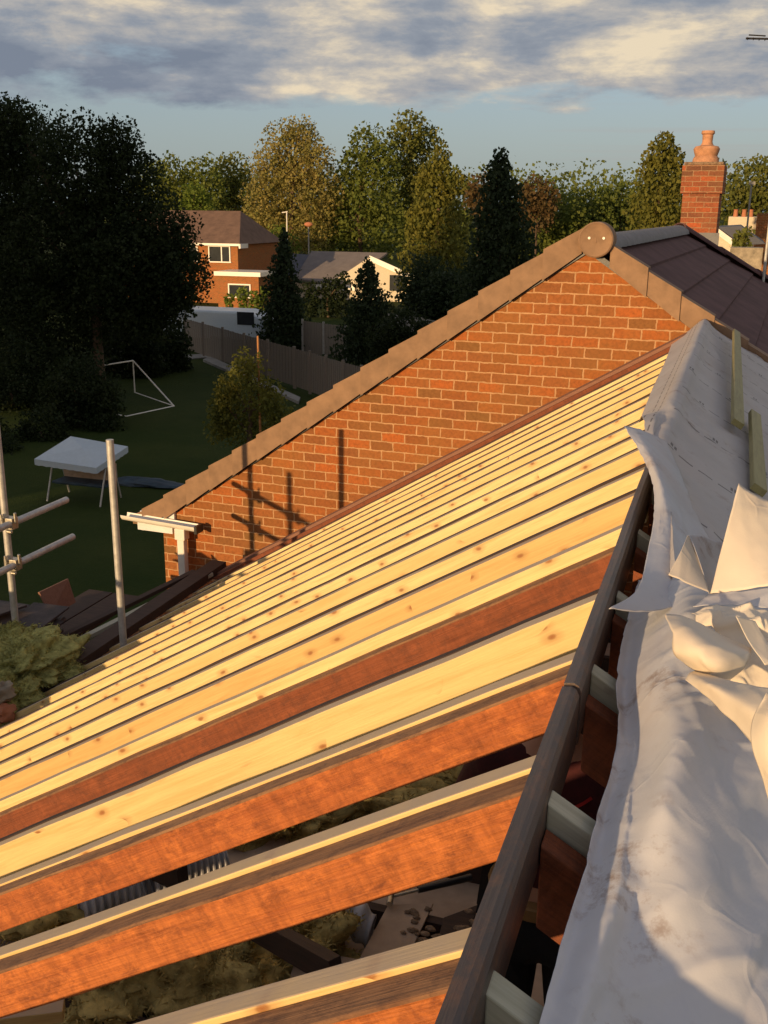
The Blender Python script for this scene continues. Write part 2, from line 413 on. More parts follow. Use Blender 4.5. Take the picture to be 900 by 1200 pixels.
cov = ramp(nt, elev, [(.0, (0, 0, 0)), (.060, (.22, .22, .22)), (.092, (.44, .44, .44)), (.112, (.56, .56, .56)), (.135, (.68, .68, .68)), (.24, (.66, .66, .66)), (.4, (.42, .42, .42)), (1, (.40, .40, .40))])
mask = math_(nt, 'MULTIPLY', ramp(nt, math_(nt, 'ADD', shape, math_(nt, 'SUBTRACT', cov, .5)), [(.40, (0, 0, 0)), (.53, (1, 1, 1))]), 1.0)
lit = noise(nt, cvec(8.5, 24, 7.7), 1.0, 10, .62, .15)
lit2 = noise(nt, cvec(2.8, 19, 4.1), 1.0, 5, .55)
ccol = ramp(nt, math_(nt, 'ADD', math_(nt, 'MULTIPLY', math_(nt, 'SUBTRACT', elev, .145), .75), math_(nt, 'ADD', math_(nt, 'MULTIPLY', lit, .55), math_(nt, 'MULTIPLY', lit2, .45))), [(.36, (.20, .235, .30)), (.44, (.29, .32, .37)), (.50, (.46, .44, .42)), (.57, (.82, .69, .50))])
skyc = mixc(nt, 1.0, sky.outputs[0], (1.0, .95, 1.22), 'MULTIPLY')
lowf = ramp(nt, sp.outputs[2], [(.0, (1, 1, 1)), (.16, (.55, .55, .55)), (.35, (.15, .15, .15))])
skyc = mixc(nt, math_(nt, 'MULTIPLY', lowf, .75), skyc, (2.2, 2.85, 3.15))
SKY_STR = .14
cl = mixc(nt, 1.0, ccol, (1/SKY_STR,)*3, 'MULTIPLY')
wisp = math_(nt, 'MULTIPLY', ramp(nt, noise(nt, cvec(2, 60, 1), 1, 5), [(.52, (0, 0, 0)), (.7, (1, 1, 1))]), .35)
base = mixc(nt, wisp, skyc, mixc(nt, 1.0, (.42, .36, .34), (1/SKY_STR,)*3, 'MULTIPLY'))
L(nt, mixc(nt, mask, base, cl), bg.inputs[0]); bg.inputs[1].default_value = SKY_STR

# ------------------------------------------------------------------ ground
g = MB(); n = 40
def gz(x, y): return GZ
g.add([(-2500, -500, GZ), (2500, -500, GZ), (2500, 4500, GZ), (-2500, 4500, GZ)], [(0, 1, 2, 3)])
tag(g.build('ground', 'lawn'), 'dark mown lawns of the back gardens in evening shade', kind='structure')
p = [onZ(122, 430), onZ(250, 419), onZ(250, 415), onZ(122, 423)]
m = MB(); m.prism([v+Vector((0, 0, .004)) for v in p], (0, 0, .05))
tag(m.build('path', 'paving'), 'pale paved edging across the far end of the lawn', kind='structure')
p = [onZ(238, 424), onZ(350, 474), onZ(352, 469), onZ(246, 420)]
m = MB(); m.prism([v+Vector((0, 0, .006)) for v in p], (0, 0, .12))
tag(m.build('path', 'paving'), 'pale gravel board strip along the foot of the fence', kind='structure')

# ------------------------------------------------------------------ neighbour's house
H = empty('brick_house', 'neighbouring red brick house whose sunlit gable wall faces the new rafters', 'house', (O0.x, O0.y, GZ), DL)
SO = .366
def hl(s, y, z): return Vector((s+SO, y, z-GZ))      # local coordinates of the house
TB = math.tan(R(33.49)); AX, AZ = -1.303, -.305
def bz(s): return AZ-TB*abs(s-AX)
m = MB(); WLs, WRs = -5.0, 2.3
m.prism([hl(WLs, 0, GZ), hl(WRs, 0, GZ), hl(WRs, 0, bz(WRs)), hl(AX, 0, AZ+.02), hl(AX-.06, 0, AZ+.02), hl(WLs, 0, bz(WLs)+.055)], (0, .25, 0))
m.build('gable_wall', 'gable_brick', H)
m = MB(); m.box(hl(WLs, .25, GZ), hl(WLs+.25, 11, -2.75)); m.box(hl(WRs-.25, .25, GZ), hl(WRs, 11, -2.75)); m.box(hl(WLs, 11, GZ), hl(WRs, 11.25, -2.75))
m.build('wall', 'house_brick', H)
# roof courses, right slope with hip at the far end, left slope plain
RY = 5.3; HF = 1.5
def course_slope(sign, ov):
    m = MB(); st = .268; n = 14; th = .028
    for i in range(n):
        a0, a1 = i*st, (i+1)*st+.03
        lift = .025
        def P(a, yy, dz): return hl(AX+sign*a, yy, AZ+.085-TB*a+dz)
        y0 = .0
        e0, e1 = RY+a0*HF, RY+a1*HF
        q = [P(a0, y0, 0), P(a0, e0, 0), P(a1, e1, lift), P(a1, y0, lift), P(a0, y0, -th), P(a0, e0, -th), P(a1, e1, lift-th), P(a1, y0, lift-th)]
        m.add(q, [(0, 1, 2, 3), (7, 6, 5, 4), (3, 2, 6, 7), (0, 3, 7, 4), (1, 0, 4, 5), (2, 1, 5, 6)])
    return m
rf = course_slope(1, 0)
ml = course_slope(-1, 0); rf.add(ml.v, ml.f)
# hip end
e = 3.78
rf.add([hl(AX, RY, AZ+.085), hl(AX+e, RY+e*HF, AZ+.085-TB*e), hl(AX-e, RY+e*HF, AZ+.085-TB*e)], [(0, 1, 2)])
roof = rf.build('roof', 'slate_tile', H)
m = MB()
def half_tile(m, a, b, r, n=9):
    a, b = Vector(a), Vector(b); d = (b-a).normalized(); side = d.cross(Vector((0, 0, 1))).normalized(); up = side.cross(d)
    vs = []
    for p, q in ((a, r), (b, r*1.04)):
        for i in range(n):
            t = math.pi*i/(n-1); vs.append(p+side*math.cos(t)*q+up*math.sin(t)*q*.75)
        for i in range(n):
            t = math.pi*i/(n-1); vs.append(p+side*math.cos(t)*(q-.015)+up*math.sin(t)*(q-.015)*.75)
    k = 2*n
    fs = [(i, i+1, k+i+1, k+i) for i in range(n-1)]+[(n+i+1, n+i, k+n+i, k+n+i+1) for i in range(n-1)]
    fs += [(i, n+i, n+i+1, i+1) for i in range(n-1)]+[(k+i, k+i+1, k+n+i+1, k+n+i) for i in range(n-1)]
    m.add(vs, fs); m.sm = True
nr = 22
for i in range(nr):
    y0 = .02+i*(RY-.05)/nr; m = MB()
    half_tile(m, hl(AX, y0, AZ+.05), hl(AX, y0+(RY)/nr+.01, AZ+.046), .125)
    m.build('ridge_tile', 'grey_ridge', roof)
for i in range(9):
    a = i*.42; b = a+.44; m = MB()
    half_tile(m, hl(AX+b, RY+b*HF, AZ+.085-TB*b), hl(AX+a, RY+a*HF, AZ+.10-TB*a), .10)
    m.build('hip_tile', 'slate_tile', roof)
# dry verge units, stepped
def verge(sign, smax, top, low, st=.2335):
    i = 0; a = .10
    while a < smax:
        m = MB(); b = min(a+st+.035, smax+.02)
        # face polygon on the gable plane, slightly deeper at its lower end
        def Q(aa, up, yy): return hl(AX+sign*aa, yy, AZ-TB*aa+up)
        t0, t1 = top-.013, top+.016; l0, l1 = low+.006, low-.012
        outer = [Q(a, l0, -.045), Q(b, l1, -.062), Q(b, t1, -.062), Q(a, t0, -.045)]
        for v in outer: v.z = max(v.z, -2.735-GZ)
        inner = [v+Vector((0, .018, 0)) for v in outer]
        vs = outer+inner
        fs = [(0, 1, 2, 3), (7, 6, 5, 4), (0, 4, 5, 1), (1, 5, 6, 2), (3, 7, 4, 0)]
        vs += [Q(a, t0, .09), Q(b, t1, .075), Q(a, t0-.018, .09), Q(b, t1-.018, .075)]
        fs += [(3, 2, 9, 8), (7, 10, 11, 6), (2, 6, 11, 9), (8, 9, 11, 10)]
        if sign > 0: fs = [f[::-1] for f in fs]
        m.add(vs, fs)
        o = m.build('verge_tile', 'concrete_tile', H, bev=.006)
        a += st; i += 1
verge(-1, 3.95, .262, .070)
verge(1, 3.4, .155, -.02)
# mortar bedding strip under the verge
m = MB()
for sg, lo in ((-1, .05), (1, -.03)):
    m.prism([hl(AX, -.02, AZ+lo+.004), hl(AX+sg*3.45, -.02, AZ+lo+.004-TB*3.45), hl(AX+sg*3.45, -.02, AZ+lo+.05-TB*3.45), hl(AX, -.02, AZ+lo+.05)], (0, .018, 0))
m.build('verge_underlay', 'dark_plastic', H)
# round ridge end cap with two screws
cs, cz = AX-.0, AZ+.105
m = MB()
k = 28; ring = []
for yy, rr in ((-.082, .100), (-.090, .112), (-.082, .121), (.06, .121)):
    ring.append([hl(cs+rr*math.cos(2*math.pi*i/k), yy, cz+rr*math.sin(2*math.pi*i/k)*(1.0)) for i in range(k)])
vs = [v for rg in ring for v in rg]; fs = [tuple(range(k))]
for r_ in range(3):
    for i in range(k): fs.append((r_*k+(i+1) % k, r_*k+i, (r_+1)*k+i, (r_+1)*k+(i+1) % k))
m.add(vs, [f[::-1] for f in fs]); m.sm = True
cap = m.build('ridge_end_cap', 'concrete_tile', H)
for dx, dz in ((-.045, .012), (.055, .012)):
    m = MB(); m.tube(hl(cs+dx, -.073, cz+dz), hl(cs+dx, -.090, cz+dz), .009); m.build('screw', 'white_plastic', cap)
m = MB(); m.tube(hl(cs+.0, -.073, cz+.035), hl(cs+.0, -.082, cz-.02), .006); m.build('moulded_mark', 'concrete_tile', cap)
# boxed eaves, fascia, gutter spur and downpipe
m = MB()
m.prism([hl(-5.25, -.03, -2.75), hl(-4.86, -.03, -2.72), hl(-4.86, -.03, -2.47), hl(-5.25, -.03, -2.72)], (0, .06, 0))
m.box(hl(-5.22, -.02, -2.80), hl(-5.19, 11, -2.62)); m.box(hl(-5.22, .03, -2.80), hl(-4.9, 11, -2.785))
m.build('box_eaves', 'white_board', H)
m = MB(); nseg = 9
def gut(x0, z0_, x1, z1, y0, r=.055):
    vs = []
    for x, z in ((x0, z0_), (x1, z1)):
        for rr in (r, r-.004):
            for i in range(nseg):
                t = math.pi+math.pi*i/(nseg-1); vs.append(hl(x, y0+rr*math.cos(t), z+rr*math.sin(t)))
    k = 2*nseg; f = [(i, i+1, k+i+1, k+i) for i in range(nseg-1)]+[(nseg+i+1, nseg+i, k+nseg+i, k+nseg+i+1) for i in range(nseg-1)]
    f += [(0, k, k+nseg, nseg), (nseg-1, 2*nseg-1, k+2*nseg-1, k+nseg-1)]
    f += [(i, nseg+i, nseg+i+1, i+1) for i in range(nseg-1)]+[(k+i, k+i+1, k+nseg+i+1, k+nseg+i) for i in range(nseg-1)]
    m.add(vs, f)
gut(-5.33, -2.635, -4.58, -2.66, -.11)
m.sm = True; gt = m.build('gutter', 'white_plastic', H)
m = MB(); m.box(hl(-4.58, -.165, -2.72), hl(-4.555, -.055, -2.65)); m.build('gutter_end', 'dark_plastic', gt)
m = MB(); m.box(hl(-5.22, -.07, -2.78), hl(-4.86, -.03, -2.69)); m.build('gutter_bracket_board', 'white_board', gt)
m = MB(); m.box(hl(-4.775, -.14, -5.9), hl(-4.705, -.075, -2.70)); dp = m.build('downpipe', 'white_plastic', H, bev=.008)
m = MB(); m.box(hl(-4.79, -.15, -2.80), hl(-4.69, -.065, -2.70)); m.build('pipe_collar', 'white_plastic', dp, bev=.005)
# chimney at the hip
CH0 = Vector((-.86, 17, 0)); cx0, cx1 = -.87, -.35
sl = (-.66)+.0
def wl(v): # world -> local of house
    d = Vector(v)-Vector((O0.x, O0.y, GZ)); return Vector((d.dot(T), d.dot(NN), d.z))
ls = wl((-.61, 17.0, 0)).x; ly = wl((-.61, 17.0, 0)).y
m = MB(); m.box((ls-.27, ly-.0, -1.4-GZ), (ls+.27, ly+.52, .25-GZ)); m.build('chimney', 'chimney_brick', H, bev=.004)
ch = bpy.data.objects['chimney']
m = MB(); m.box((ls-.305, ly-.035, .25-GZ), (ls+.305, ly+.555, .66-GZ)); m.build('chimney_head', 'chimney_brick', ch, bev=.006)
m = MB(); m.box((ls-.285, ly-.02, .66-GZ), (ls+.285, ly+.54, .705-GZ)); m.build('chimney_flaunching', 'rubble', ch, bev=.012)
m = MB(); m.lathe([(.20, 0), (.19, .06), (.165, .10), (.185, .16), (.195, .20), (.17, .235), (.10, .25), (.085, .27), (.075, .30), (.08, .40), (.10, .42), (.095, .46), (.05, .46)], (ls, ly+.26, .70-GZ))
m.build('chimney_pot', 'lichen_pot', ch)
m = MB(); m.box((ls-.32, ly-.05, -.75-GZ), (ls+.32, ly-.005, -.32-GZ)); m.build('flashing', 'lead', ch)

# ------------------------------------------------------------------ rafters (local X runs down the slope)
def rafter_mat(side, y, zt, x=XR):
    # local X down-slope, Y along the ridge, Z square to the slope
    s = -1 if side == 'L' else 1
    ex = Vector((s*math.cos(AL), 0, -math.sin(AL))); ez = Vector((s*math.sin(AL), 0, math.cos(AL))); ey = ez.cross(ex)
    M = Matrix((ex, ey, ez)).transposed().to_4x4(); M.translation = Vector((x, y, zt)); return M
def timber(name, mat, side, y, zt, th, dep, x0, x1, label, cat='rafter', group=None, parent=None, seed=0, plumb=True):
    rnd = random.Random(seed+int(y*1000))
    m = MB(); n = 26; vs = []; fs = []
    sgn = 1 if side == 'R' else -1
    bow = rnd.uniform(-.006, .006)
    for i in range(n+1):
        t = i/n; x = x0+(x1-x0)*t; w = bow*math.sin(math.pi*t)+rnd.uniform(-.0012, .0012); d = rnd.uniform(-.0015, .0015)
        # world +Y is local  ey; sign handled so that the front face looks at the camera
        ya, yb = (0, th) if side == 'R' else (-th, 0)
        q = dep*TA if (i == 0 and plumb) else 0
        vs += [(x+q, ya+w, -dep+d), (x+q, yb+w, -dep+d), (x, yb+w, d), (x, ya+w, d)]
    for i in range(n):
        o = i*4
        for k in range(4): fs.append((o+k, o+4+k, o+4+(k+1) % 4, o+(k+1) % 4))
    fs += [(0, 1, 2, 3), (n*4+3, n*4+2, n*4+1, n*4)]
    m.add(vs, [f[::-1] for f in fs] if False else fs)
    o = m.build(name, mat, parent, bev=.0022, M=rafter_mat(side, y, zt), smooth=False)
    if label: tag(o, label, cat, group)
    return o
# for side 'L' ey points to world -Y, so ya/yb span y .. y+th in world
OLDG = 'old rafters with new timber bolted beside them'
NEWG = 'new pale rafters running down to the eaves'
LEN = 4.33
def yw(y): return y
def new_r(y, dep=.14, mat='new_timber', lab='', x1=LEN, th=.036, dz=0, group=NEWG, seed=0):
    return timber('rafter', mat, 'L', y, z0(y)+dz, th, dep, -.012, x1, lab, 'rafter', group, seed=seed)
def old_r(y, lab, mat='old_orange_timber', dep=.076, dz=-.010, th=.042, seed=3, group=OLDG):
    o = timber('old_rafter', mat, 'L', y, z0(y)+dz, th, dep, -.008, LEN, lab, 'rafter', group, seed=seed)
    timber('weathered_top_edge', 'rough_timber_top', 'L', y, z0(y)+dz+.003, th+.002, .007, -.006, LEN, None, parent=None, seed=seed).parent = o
    c = o.children[-1] if o.children else None
    for ch_ in o.children: ch_.matrix_parent_inverse = o.matrix_world.inverted()
    return o
# 1 nearest pair (bottom of the photo)
new_r(.812, .095, lab='pale new timber nearest the camera, running into the bottom edge of the photo', group=None)
old_r(.768, 'old rafter at the very bottom beside the nearest new timber, mostly cut off')
# 2
new_r(1.165, .095, lab='pale new timber bolted behind the second old orange rafter from the bottom', group=None)
old_r(1.121, 'broad orange old rafter with a ragged brown top edge, second from the bottom', seed=8)
# 3
new_r(1.515, .095, lab='pale new timber bolted behind the third old orange rafter from the bottom', group=None)
old_r(1.471, 'knotty orange old rafter, third from the bottom, under the lowest wide yellow board', seed=12)
# 4
new_r(1.800, .125, lab='widest clean yellow rafter with small knots, between the orange and dark brown old rafters', group=None)
# 5
new_r(2.285, .10, lab='pale new timber standing above the dark brown old rafter', group=None, dz=.004)
old_r(2.238, 'dark reddish brown old rafter lying between two yellow ones', 'old_brown_timber', dep=.11, dz=-.035, seed=5)
ys = [2.635, 2.964, 3.33, 3.69, 4.05, 4.45, 4.82, 5.2, 5.59, 5.97, 6.36, 6.74]
for i, y in enumerate(ys):
    mt = 'aged_new_timber' if i in (0,) else 'new_timber'
    lab = ('deeper golden rafter with pencil marks, %s' % 'just above the dark brown old rafter') if i == 0 else \
        '%s pale new rafter above the dark brown old rafter, counting up towards the gable' % ordn(i)
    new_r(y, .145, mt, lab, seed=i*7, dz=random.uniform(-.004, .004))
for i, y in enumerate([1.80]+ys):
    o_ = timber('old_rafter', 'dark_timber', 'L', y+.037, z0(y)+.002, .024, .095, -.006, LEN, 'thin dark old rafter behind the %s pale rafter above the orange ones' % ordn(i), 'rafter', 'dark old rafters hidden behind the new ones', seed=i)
o = timber('old_rafter', 'old_brown_timber', 'L', 7.10, z0(7.1)+.01, .06, .12, 0, LEN, 'old pinkish brown rafter lying tight along the foot of the brick gable', 'rafter')
for k, y in enumerate((.36, -.06, -.48)):
    new_r(y, .1, lab='%s rafter behind the bottom edge of the photo' % ordn(k))
# grey tails at the eaves
for i, y in enumerate([]):
    timber('rafter_tail', 'grey_timber', 'L', y-.05, z0(y)-.02, .045, .10, 4.05, 4.75, 'weathered grey rafter tail at the eaves, %s from the camera' % ordn(i), 'rafter tail', 'grey rafter tails along the eaves', seed=i)
# ridge board
m = MB(); nn = 60; prof = [(-.0155, -.10), (.0095, -.10), (.0105, -.014), (.006, -.004), (-.001, 0), (-.0155, -.002)]
def ridge_piece(y0, y1, dz=0, dx=0):
    m = MB(); k = len(prof); vs = []; n = 24; rnd = random.Random(int(y0*10))
    for i in range(n+1):
        y = y0+(y1-y0)*i/n; wx = .004*math.sin(y*1.7)+rnd.uniform(-.0006, .0006)
        for (a, b) in prof: vs.append((y, a+wx+dx, b+dz+z0(y)+.012+.003*math.sin(y*2.3)))
    fs = [(i*k+j, i*k+(j+1) % k, (i+1)*k+(j+1) % k, (i+1)*k+j) for i in range(n) for j in range(k)]
    fs += [tuple(range(k))[::-1], tuple(n*k+j for j in range(k))]
    m.add(vs, fs); return m
# mesh local X = world Y (grain along the board)
RM = Matrix(((0, 1, 0, XR+.0155), (1, 0, 0, 0), (0, 0, 1, 0), (0, 0, 0, 1)))
RB = empty('ridge_board', 'dark weathered ridge board running up the middle between the two roof slopes', 'ridge board', (XR, .5, -.7))
def worldify(m):
    m.v = [Vector((XR+.021+v.y, v.x, v.z)) for v in m.v]; return m
for a, b, dz, dx in ((-3.5, 1.395, 0, 0), (1.401, 7.3, .003, .002)):
    mm = ridge_piece(a, b, dz, dx)
    vs = mm.v
    o = mm.build('board_length', 'rail_timber')
    o.matrix_world = Matrix(((0, 1, 0, XR+.0155), (1, 0, 0, 0), (0, 0, 1, 0), (0, 0, 0, 1)))
    o.parent = RB; o.matrix_parent_inverse = Matrix.Translation((-XR, -.5, .7))
    # mirror keeps normals outward
    o.data.flip_normals()
# right slope rafters
XRR = XR+.027
for i, y in enumerate([-.35, .05, .42, .785, 1.125, 1.52, 1.89, 2.34, 2.75, 3.1, 3.4, 3.8, 4.2, 4.6, 5.0, 5.4, 5.8, 6.2, 6.6, 7.0]):
    mk = rafter_mat('R', y, z0(y)-.018, XRR)
    vis = i < 9
    o = timber('rafter', 'pale_timber', 'R', y, z0(y)-.018, .036, .10, .003, 4.4, '%s pale rafter end on the right of the ridge board, counting up from the camera' % ordn(i), 'rafter', 'rafters on the right slope under the membrane', seed=i+40)
    o.matrix_world = mk
    o2 = timber('old_rafter', 'old_brown_timber', 'R', y-.046, z0(y)-.05, .04, .10, .003, 4.4, '%s dark old rafter on the right of the ridge board, counting up from the camera' % ordn(i), 'rafter', 'old rafters on the right slope', seed=i+70)
    o2.matrix_world = rafter_mat('R', y-.046, z0(y)-.05, XRR)

# ------------------------------------------------------------------ our house below the rafters
HB = empty('house_under_repair', 'house with its roof stripped back to rafters above an open loft', 'house', (0, 2, GZ))
def hb(m, name, mat, **k):
    o = m.build(name, mat, None, **k); o.parent = HB; o.matrix_parent_inverse = Matrix.Translation((0, -2, -GZ)); return o
FZ = -2.98
m = MB(); m.box((-3.95, -6, GZ), (-3.72, 7.35, -2.93)); m.box((3.4, -6, GZ), (3.63, 7.35, -2.93)); m.box((-3.95, -6.25, GZ), (3.63, -6, -2.93))
hb(m, 'wall', 'house_brick')
m = MB(); m.prism([(-3.95, -6.2, -2.93), (3.63, -6.2, -2.93), (-.17, -6.2, -.72)], (0, .22, 0)); hb(m, 'gable', 'house_brick')
m = MB(); m.box((-3.72, -6, FZ-.06), (3.4, 7.35, FZ)); hb(m, 'ceiling', 'plasterboard')
m = MB(); m.box((-3.72, -6, FZ), (3.4, 7.35, FZ+.001)) if False else None
for i, y in enumerate([.4, .85, 1.3, 1.75, 2.2, 2.65, 3.1, 3.55, 4.0, 4.5, 5, 5.5, 6, 6.5, 7]):
    m = MB(); m.box((-3.55, y, FZ), (3.3, y+.045, FZ+.1)); hb(m, 'ceiling_joist', 'dark_timber')
m = MB()
for s_, x0 in ((-1, XR), (1, XR+.05)):
    a = Vector((x0, -6, -.68)); b = Vector((x0+s_*3.9*1.0, -6, -.68-3.9*TA))
    m.prism([a, b, b-Vector((0, 0, .03)), a-Vector((0, 0, .03))], (0, 6.2 if s_ < 0 else 5.2, 0))
hb(m, 'roof', 'slate_tile')  # unseen covering added behind the camera to keep sun out of the loft
# wall plate, fascia and dark gutter run down beside the neighbour
m = MB(); m.box((-3.955, 2.2, -3.16), (-3.925, 7.15, -2.955)); hb(m, 'fascia', 'grey_timber')
m = MB(); m.box((-4.03, 1.4, -3.06), (-3.985, 6.9, -2.99)); hb(m, 'tilting_fillet', 'grey_timber')
m = MB(); m.box((-4.22, .3, -3.20), (-4.09, 7.25, -3.09)); hb(m, 'gutter', 'dark_plastic', bev=.02)
m = MB(); m.box((-3.95, .3, -2.93), (-3.82, 7.35, -2.86)); hb(m, 'wall_plate', 'dark_timber')
mm = MB(); zt = z0(7.3)
for dy, w, zz, mt, nm in ((7.19, .10, .035, 'board', 'mortar_ledge'),):
    a = Vector((XR, dy, zt+zz)); b = Vector((XR-3.95, dy, zt+zz-3.95*TA))
    q = MB(); q.prism([a, b, b-Vector((0, 0, .1)), a-Vector((0, 0, .1))], (-.0, .16, 0)); hb(q, nm, mt)

# ------------------------------------------------------------------ loft contents
def at_floor(u, v, h=0): return onZ(u, v, FZ+h)
WOOLG = 'wads of loft wool between the joists'
for i, (u, v, rx, ry, lab) in enumerate(((120, 1150, .25, .2, 'brown loft wool wad in the lower left gap between rafters'), (255, 1150, .26, .2, 'pale ragged loft wool mound near the bottom centre gap'),
        (350, 1110, .2, .15, 'small olive loft wool tuft beside the pale board'), (560, 905, .4, .3, 'greenish loft wool roll in the upper gap by the ridge board'), (430, 945, .45, .2, 'long green loft wool strip in the gap under the third old rafter'),
        (330, 975, .3, .2, 'pale green loft wool roll end in the upper gap'), (60, 1060, .3, .2, 'dark loft wool in the gap at the left edge'))):
    c = at_floor(u, v, .09); m = MB(); m.blob(c, (rx, ry, .15), i+2, .8, 1.5, (40, 56)); m.soft = True; tufts(m, 5000, .025, random.Random(i)); tag(m.build('insulation_wad', 'loft_wool'), lab, 'insulation', WOOLG)
def duct(a, b, r, name, lab, turns=16):
    m = MB(); a, b = Vector(a), Vector(b); d = (b-a); n = turns*6; k = 18
    x = d.normalized().orthogonal().normalized(); y = d.normalized().cross(x); vs = []; fs = []
    for i in range(n+1):
        t = i/n; p = a+d*t+Vector((0, 0, .06*math.sin(math.pi*t))); q = r*(1+.13*math.sin(2*math.pi*t*turns))
        for j in range(k):
            an = 2*math.pi*j/k; vs.append(p+(x*math.cos(an)+y*math.sin(an))*q)
    for i in range(n):
        for j in range(k): fs.append((i*k+j, i*k+(j+1) % k, (i+1)*k+(j+1) % k, (i+1)*k+j))
    m.add(vs, fs); m.sm = True
    o = m.build(name, 'foil_duct', solid=.004); return tag(o, lab, 'duct')
duct(at_floor(175, 1035, .30), at_floor(260, 1008, .30), .10, 'flexible_duct', 'grey ribbed flexible duct in the gap above the second orange rafter', 12)
duct(at_floor(95, 1065, .22), at_floor(165, 1045, .22), .095, 'flexible_duct', 'shorter ribbed duct piece at the left of the larger duct', 8)
duct(at_floor(350, 1062, .16), at_floor(435, 1092, .10), .07, 'foil_tube', 'crushed silvery duct end lying open in the loft', 5)
def slab(pts, h, th, name, mat, lab, cat):
    P = [at_floor(u, v, h) for u, v in pts]; m = MB(); m.prism(P, (0, 0, -th)); return tag(m.build(name, mat, bev=.002), lab, cat)
slab([(350, 1112), (470, 1132), (400, 1165), (338, 1150)], .13, .012, 'board_offcut', 'plasterboard', 'pale board offcut with brown spots above the nearest rafter', 'board')
slab([(455, 1060), (508, 1058), (475, 1128), (420, 1125)], .115, .012, 'board_offcut', 'plasterboard', 'square pale board lying beside the open duct end', 'board')
slab([(520, 1075), (560, 1060), (548, 1100), (512, 1105)], .12, .02, 'timber_offcut', 'dark_timber', 'small dark timber offcut near the ridge board in the loft', 'offcut')
slab([(270, 965), (370, 940), (330, 1000), (240, 1020)], .12, .012, 'board_offcut', 'plasterboard', 'pale board under the loft wool roll in the upper gap', 'board')
slab([(660, 1045), (720, 1030), (700, 1200), (590, 1200)], .13, .015, 'loft_board', 'plasterboard', 'pinkish loft board under the standing worker', 'board')
for i in range(34):
    u = random.uniform(470, 590); v = random.uniform(1065, 1125)
    c = at_floor(u, v, .12); s = random.uniform(.007, .020)
    m = MB(); m.blob(c, (s*1.5, s, s*.6), i, .5, 2, (6, 8))
    tag(m.build('rubble_piece', 'rubble'), 'small crumb of rubble on the loft floor below the second rafter gap', 'rubble', 'rubble crumbs on the loft floor')
hm = empty('hammer', 'hammer with dark handle lying on the loft floor', 'hammer', at_floor(520, 1035, .14))
def child(m, name, mat, par, **k):
    o = m.build(name, mat, None, **k); o.parent = par; o.matrix_parent_inverse = par.matrix_basis.inverted(); return o
a, b_ = at_floor(552, 1028, .15), at_floor(490, 1043, .15)
m = MB(); m.tube(a, b_, .017, .014); child(m, 'handle', 'dark_plastic', hm)
m = MB(); m.tube(b_, at_floor(462, 1050, .15), .007); child(m, 'shaft', 'coupler_steel', hm)
m = MB(); c = at_floor(458, 1051, .15); m.tube(c+Vector((-.01, .05, 0)), c+Vector((.01, -.05, 0)), .014); child(m, 'head', 'coupler_steel', hm)
# diagonal braces inside the loft
for i, (p, q, lab) in enumerate(((at_floor(395, 1140, .5), at_floor(290, 1080, .3), 'dark diagonal brace behind the second orange rafter'), (at_floor(215, 1030, .55), at_floor(130, 990, .5), 'dark strut crossing between the two ribbed ducts'))):
    d = (q-p); M = d.to_track_quat('X', 'Z').to_matrix().to_4x4(); M.translation = p
    m = MB(); m.box((0, -.025, -.05), (d.length, .025, .05)); o = m.build('brace', 'dark_timber', bev=.002); o.matrix_world = M; tag(o, lab, 'brace')
p, q = at_floor(-20, 1195, .75), at_floor(75, 1183, .75); d = q-p; M = d.to_track_quat('X', 'Z').to_matrix().to_4x4(); M.translation = p
m = MB(); m.box((0, -.03, -.02), (d.length, .03, .02)); o = m.build('timber_offcut', 'aged_new_timber', bev=.002); o.matrix_world = M; tag(o, 'short timber catching the sun at the bottom left corner', 'offcut')
p, q = at_floor(-20, 1057, .8), at_floor(56, 1034, .8); d = q-p; M = d.to_track_quat('X', 'Z').to_matrix().to_4x4(); M.translation = p
m = MB(); m.box((0, -.012, -.008), (d.length, .012, .008)); o = m.build('timber_lath', 'old_brown_timber'); o.matrix_world = M; tag(o, 'thin brown lath in the gap at the left edge', 'lath')

# ------------------------------------------------------------------ worker standing in the loft
def skin(name, pts, edges, mat, par, sub=2, root=0):
    me = bpy.data.meshes.new(name); me.from_pydata([p[:3] for p in pts], edges, []); me.update()
    o = bpy.data.objects.new(name+'_tmp', me); C.objects.link(o)
    sk = o.modifiers.new('s', 'SKIN'); sk.use_smooth_shade = True
    for i, p in enumerate(pts):
        r = p[3]; me.skin_vertices[0].data[i].radius = r if isinstance(r, tuple) else (r, r)
    me.skin_vertices[0].data[root].use_root = True
    sb = o.modifiers.new('u', 'SUBSURF'); sb.levels = sub; sb.render_levels = sub
    dg = bpy.context.evaluated_depsgraph_get(); dg.update()
    nm = bpy.data.meshes.new_from_object(o.evaluated_get(dg)); nm.name = name
    bpy.data.objects.remove(o)
    nm.materials.clear(); nm.materials.append(MATS[mat]); nm.shade_smooth()
    q = bpy.data.objects.new(name, nm); C.objects.link(q); q.parent = par; return q
PE = empty('person', 'worker in dark maroon top and black trousers standing in the loft beneath the ridge', 'person', (-.36, 2.62, FZ+.10), R(8))
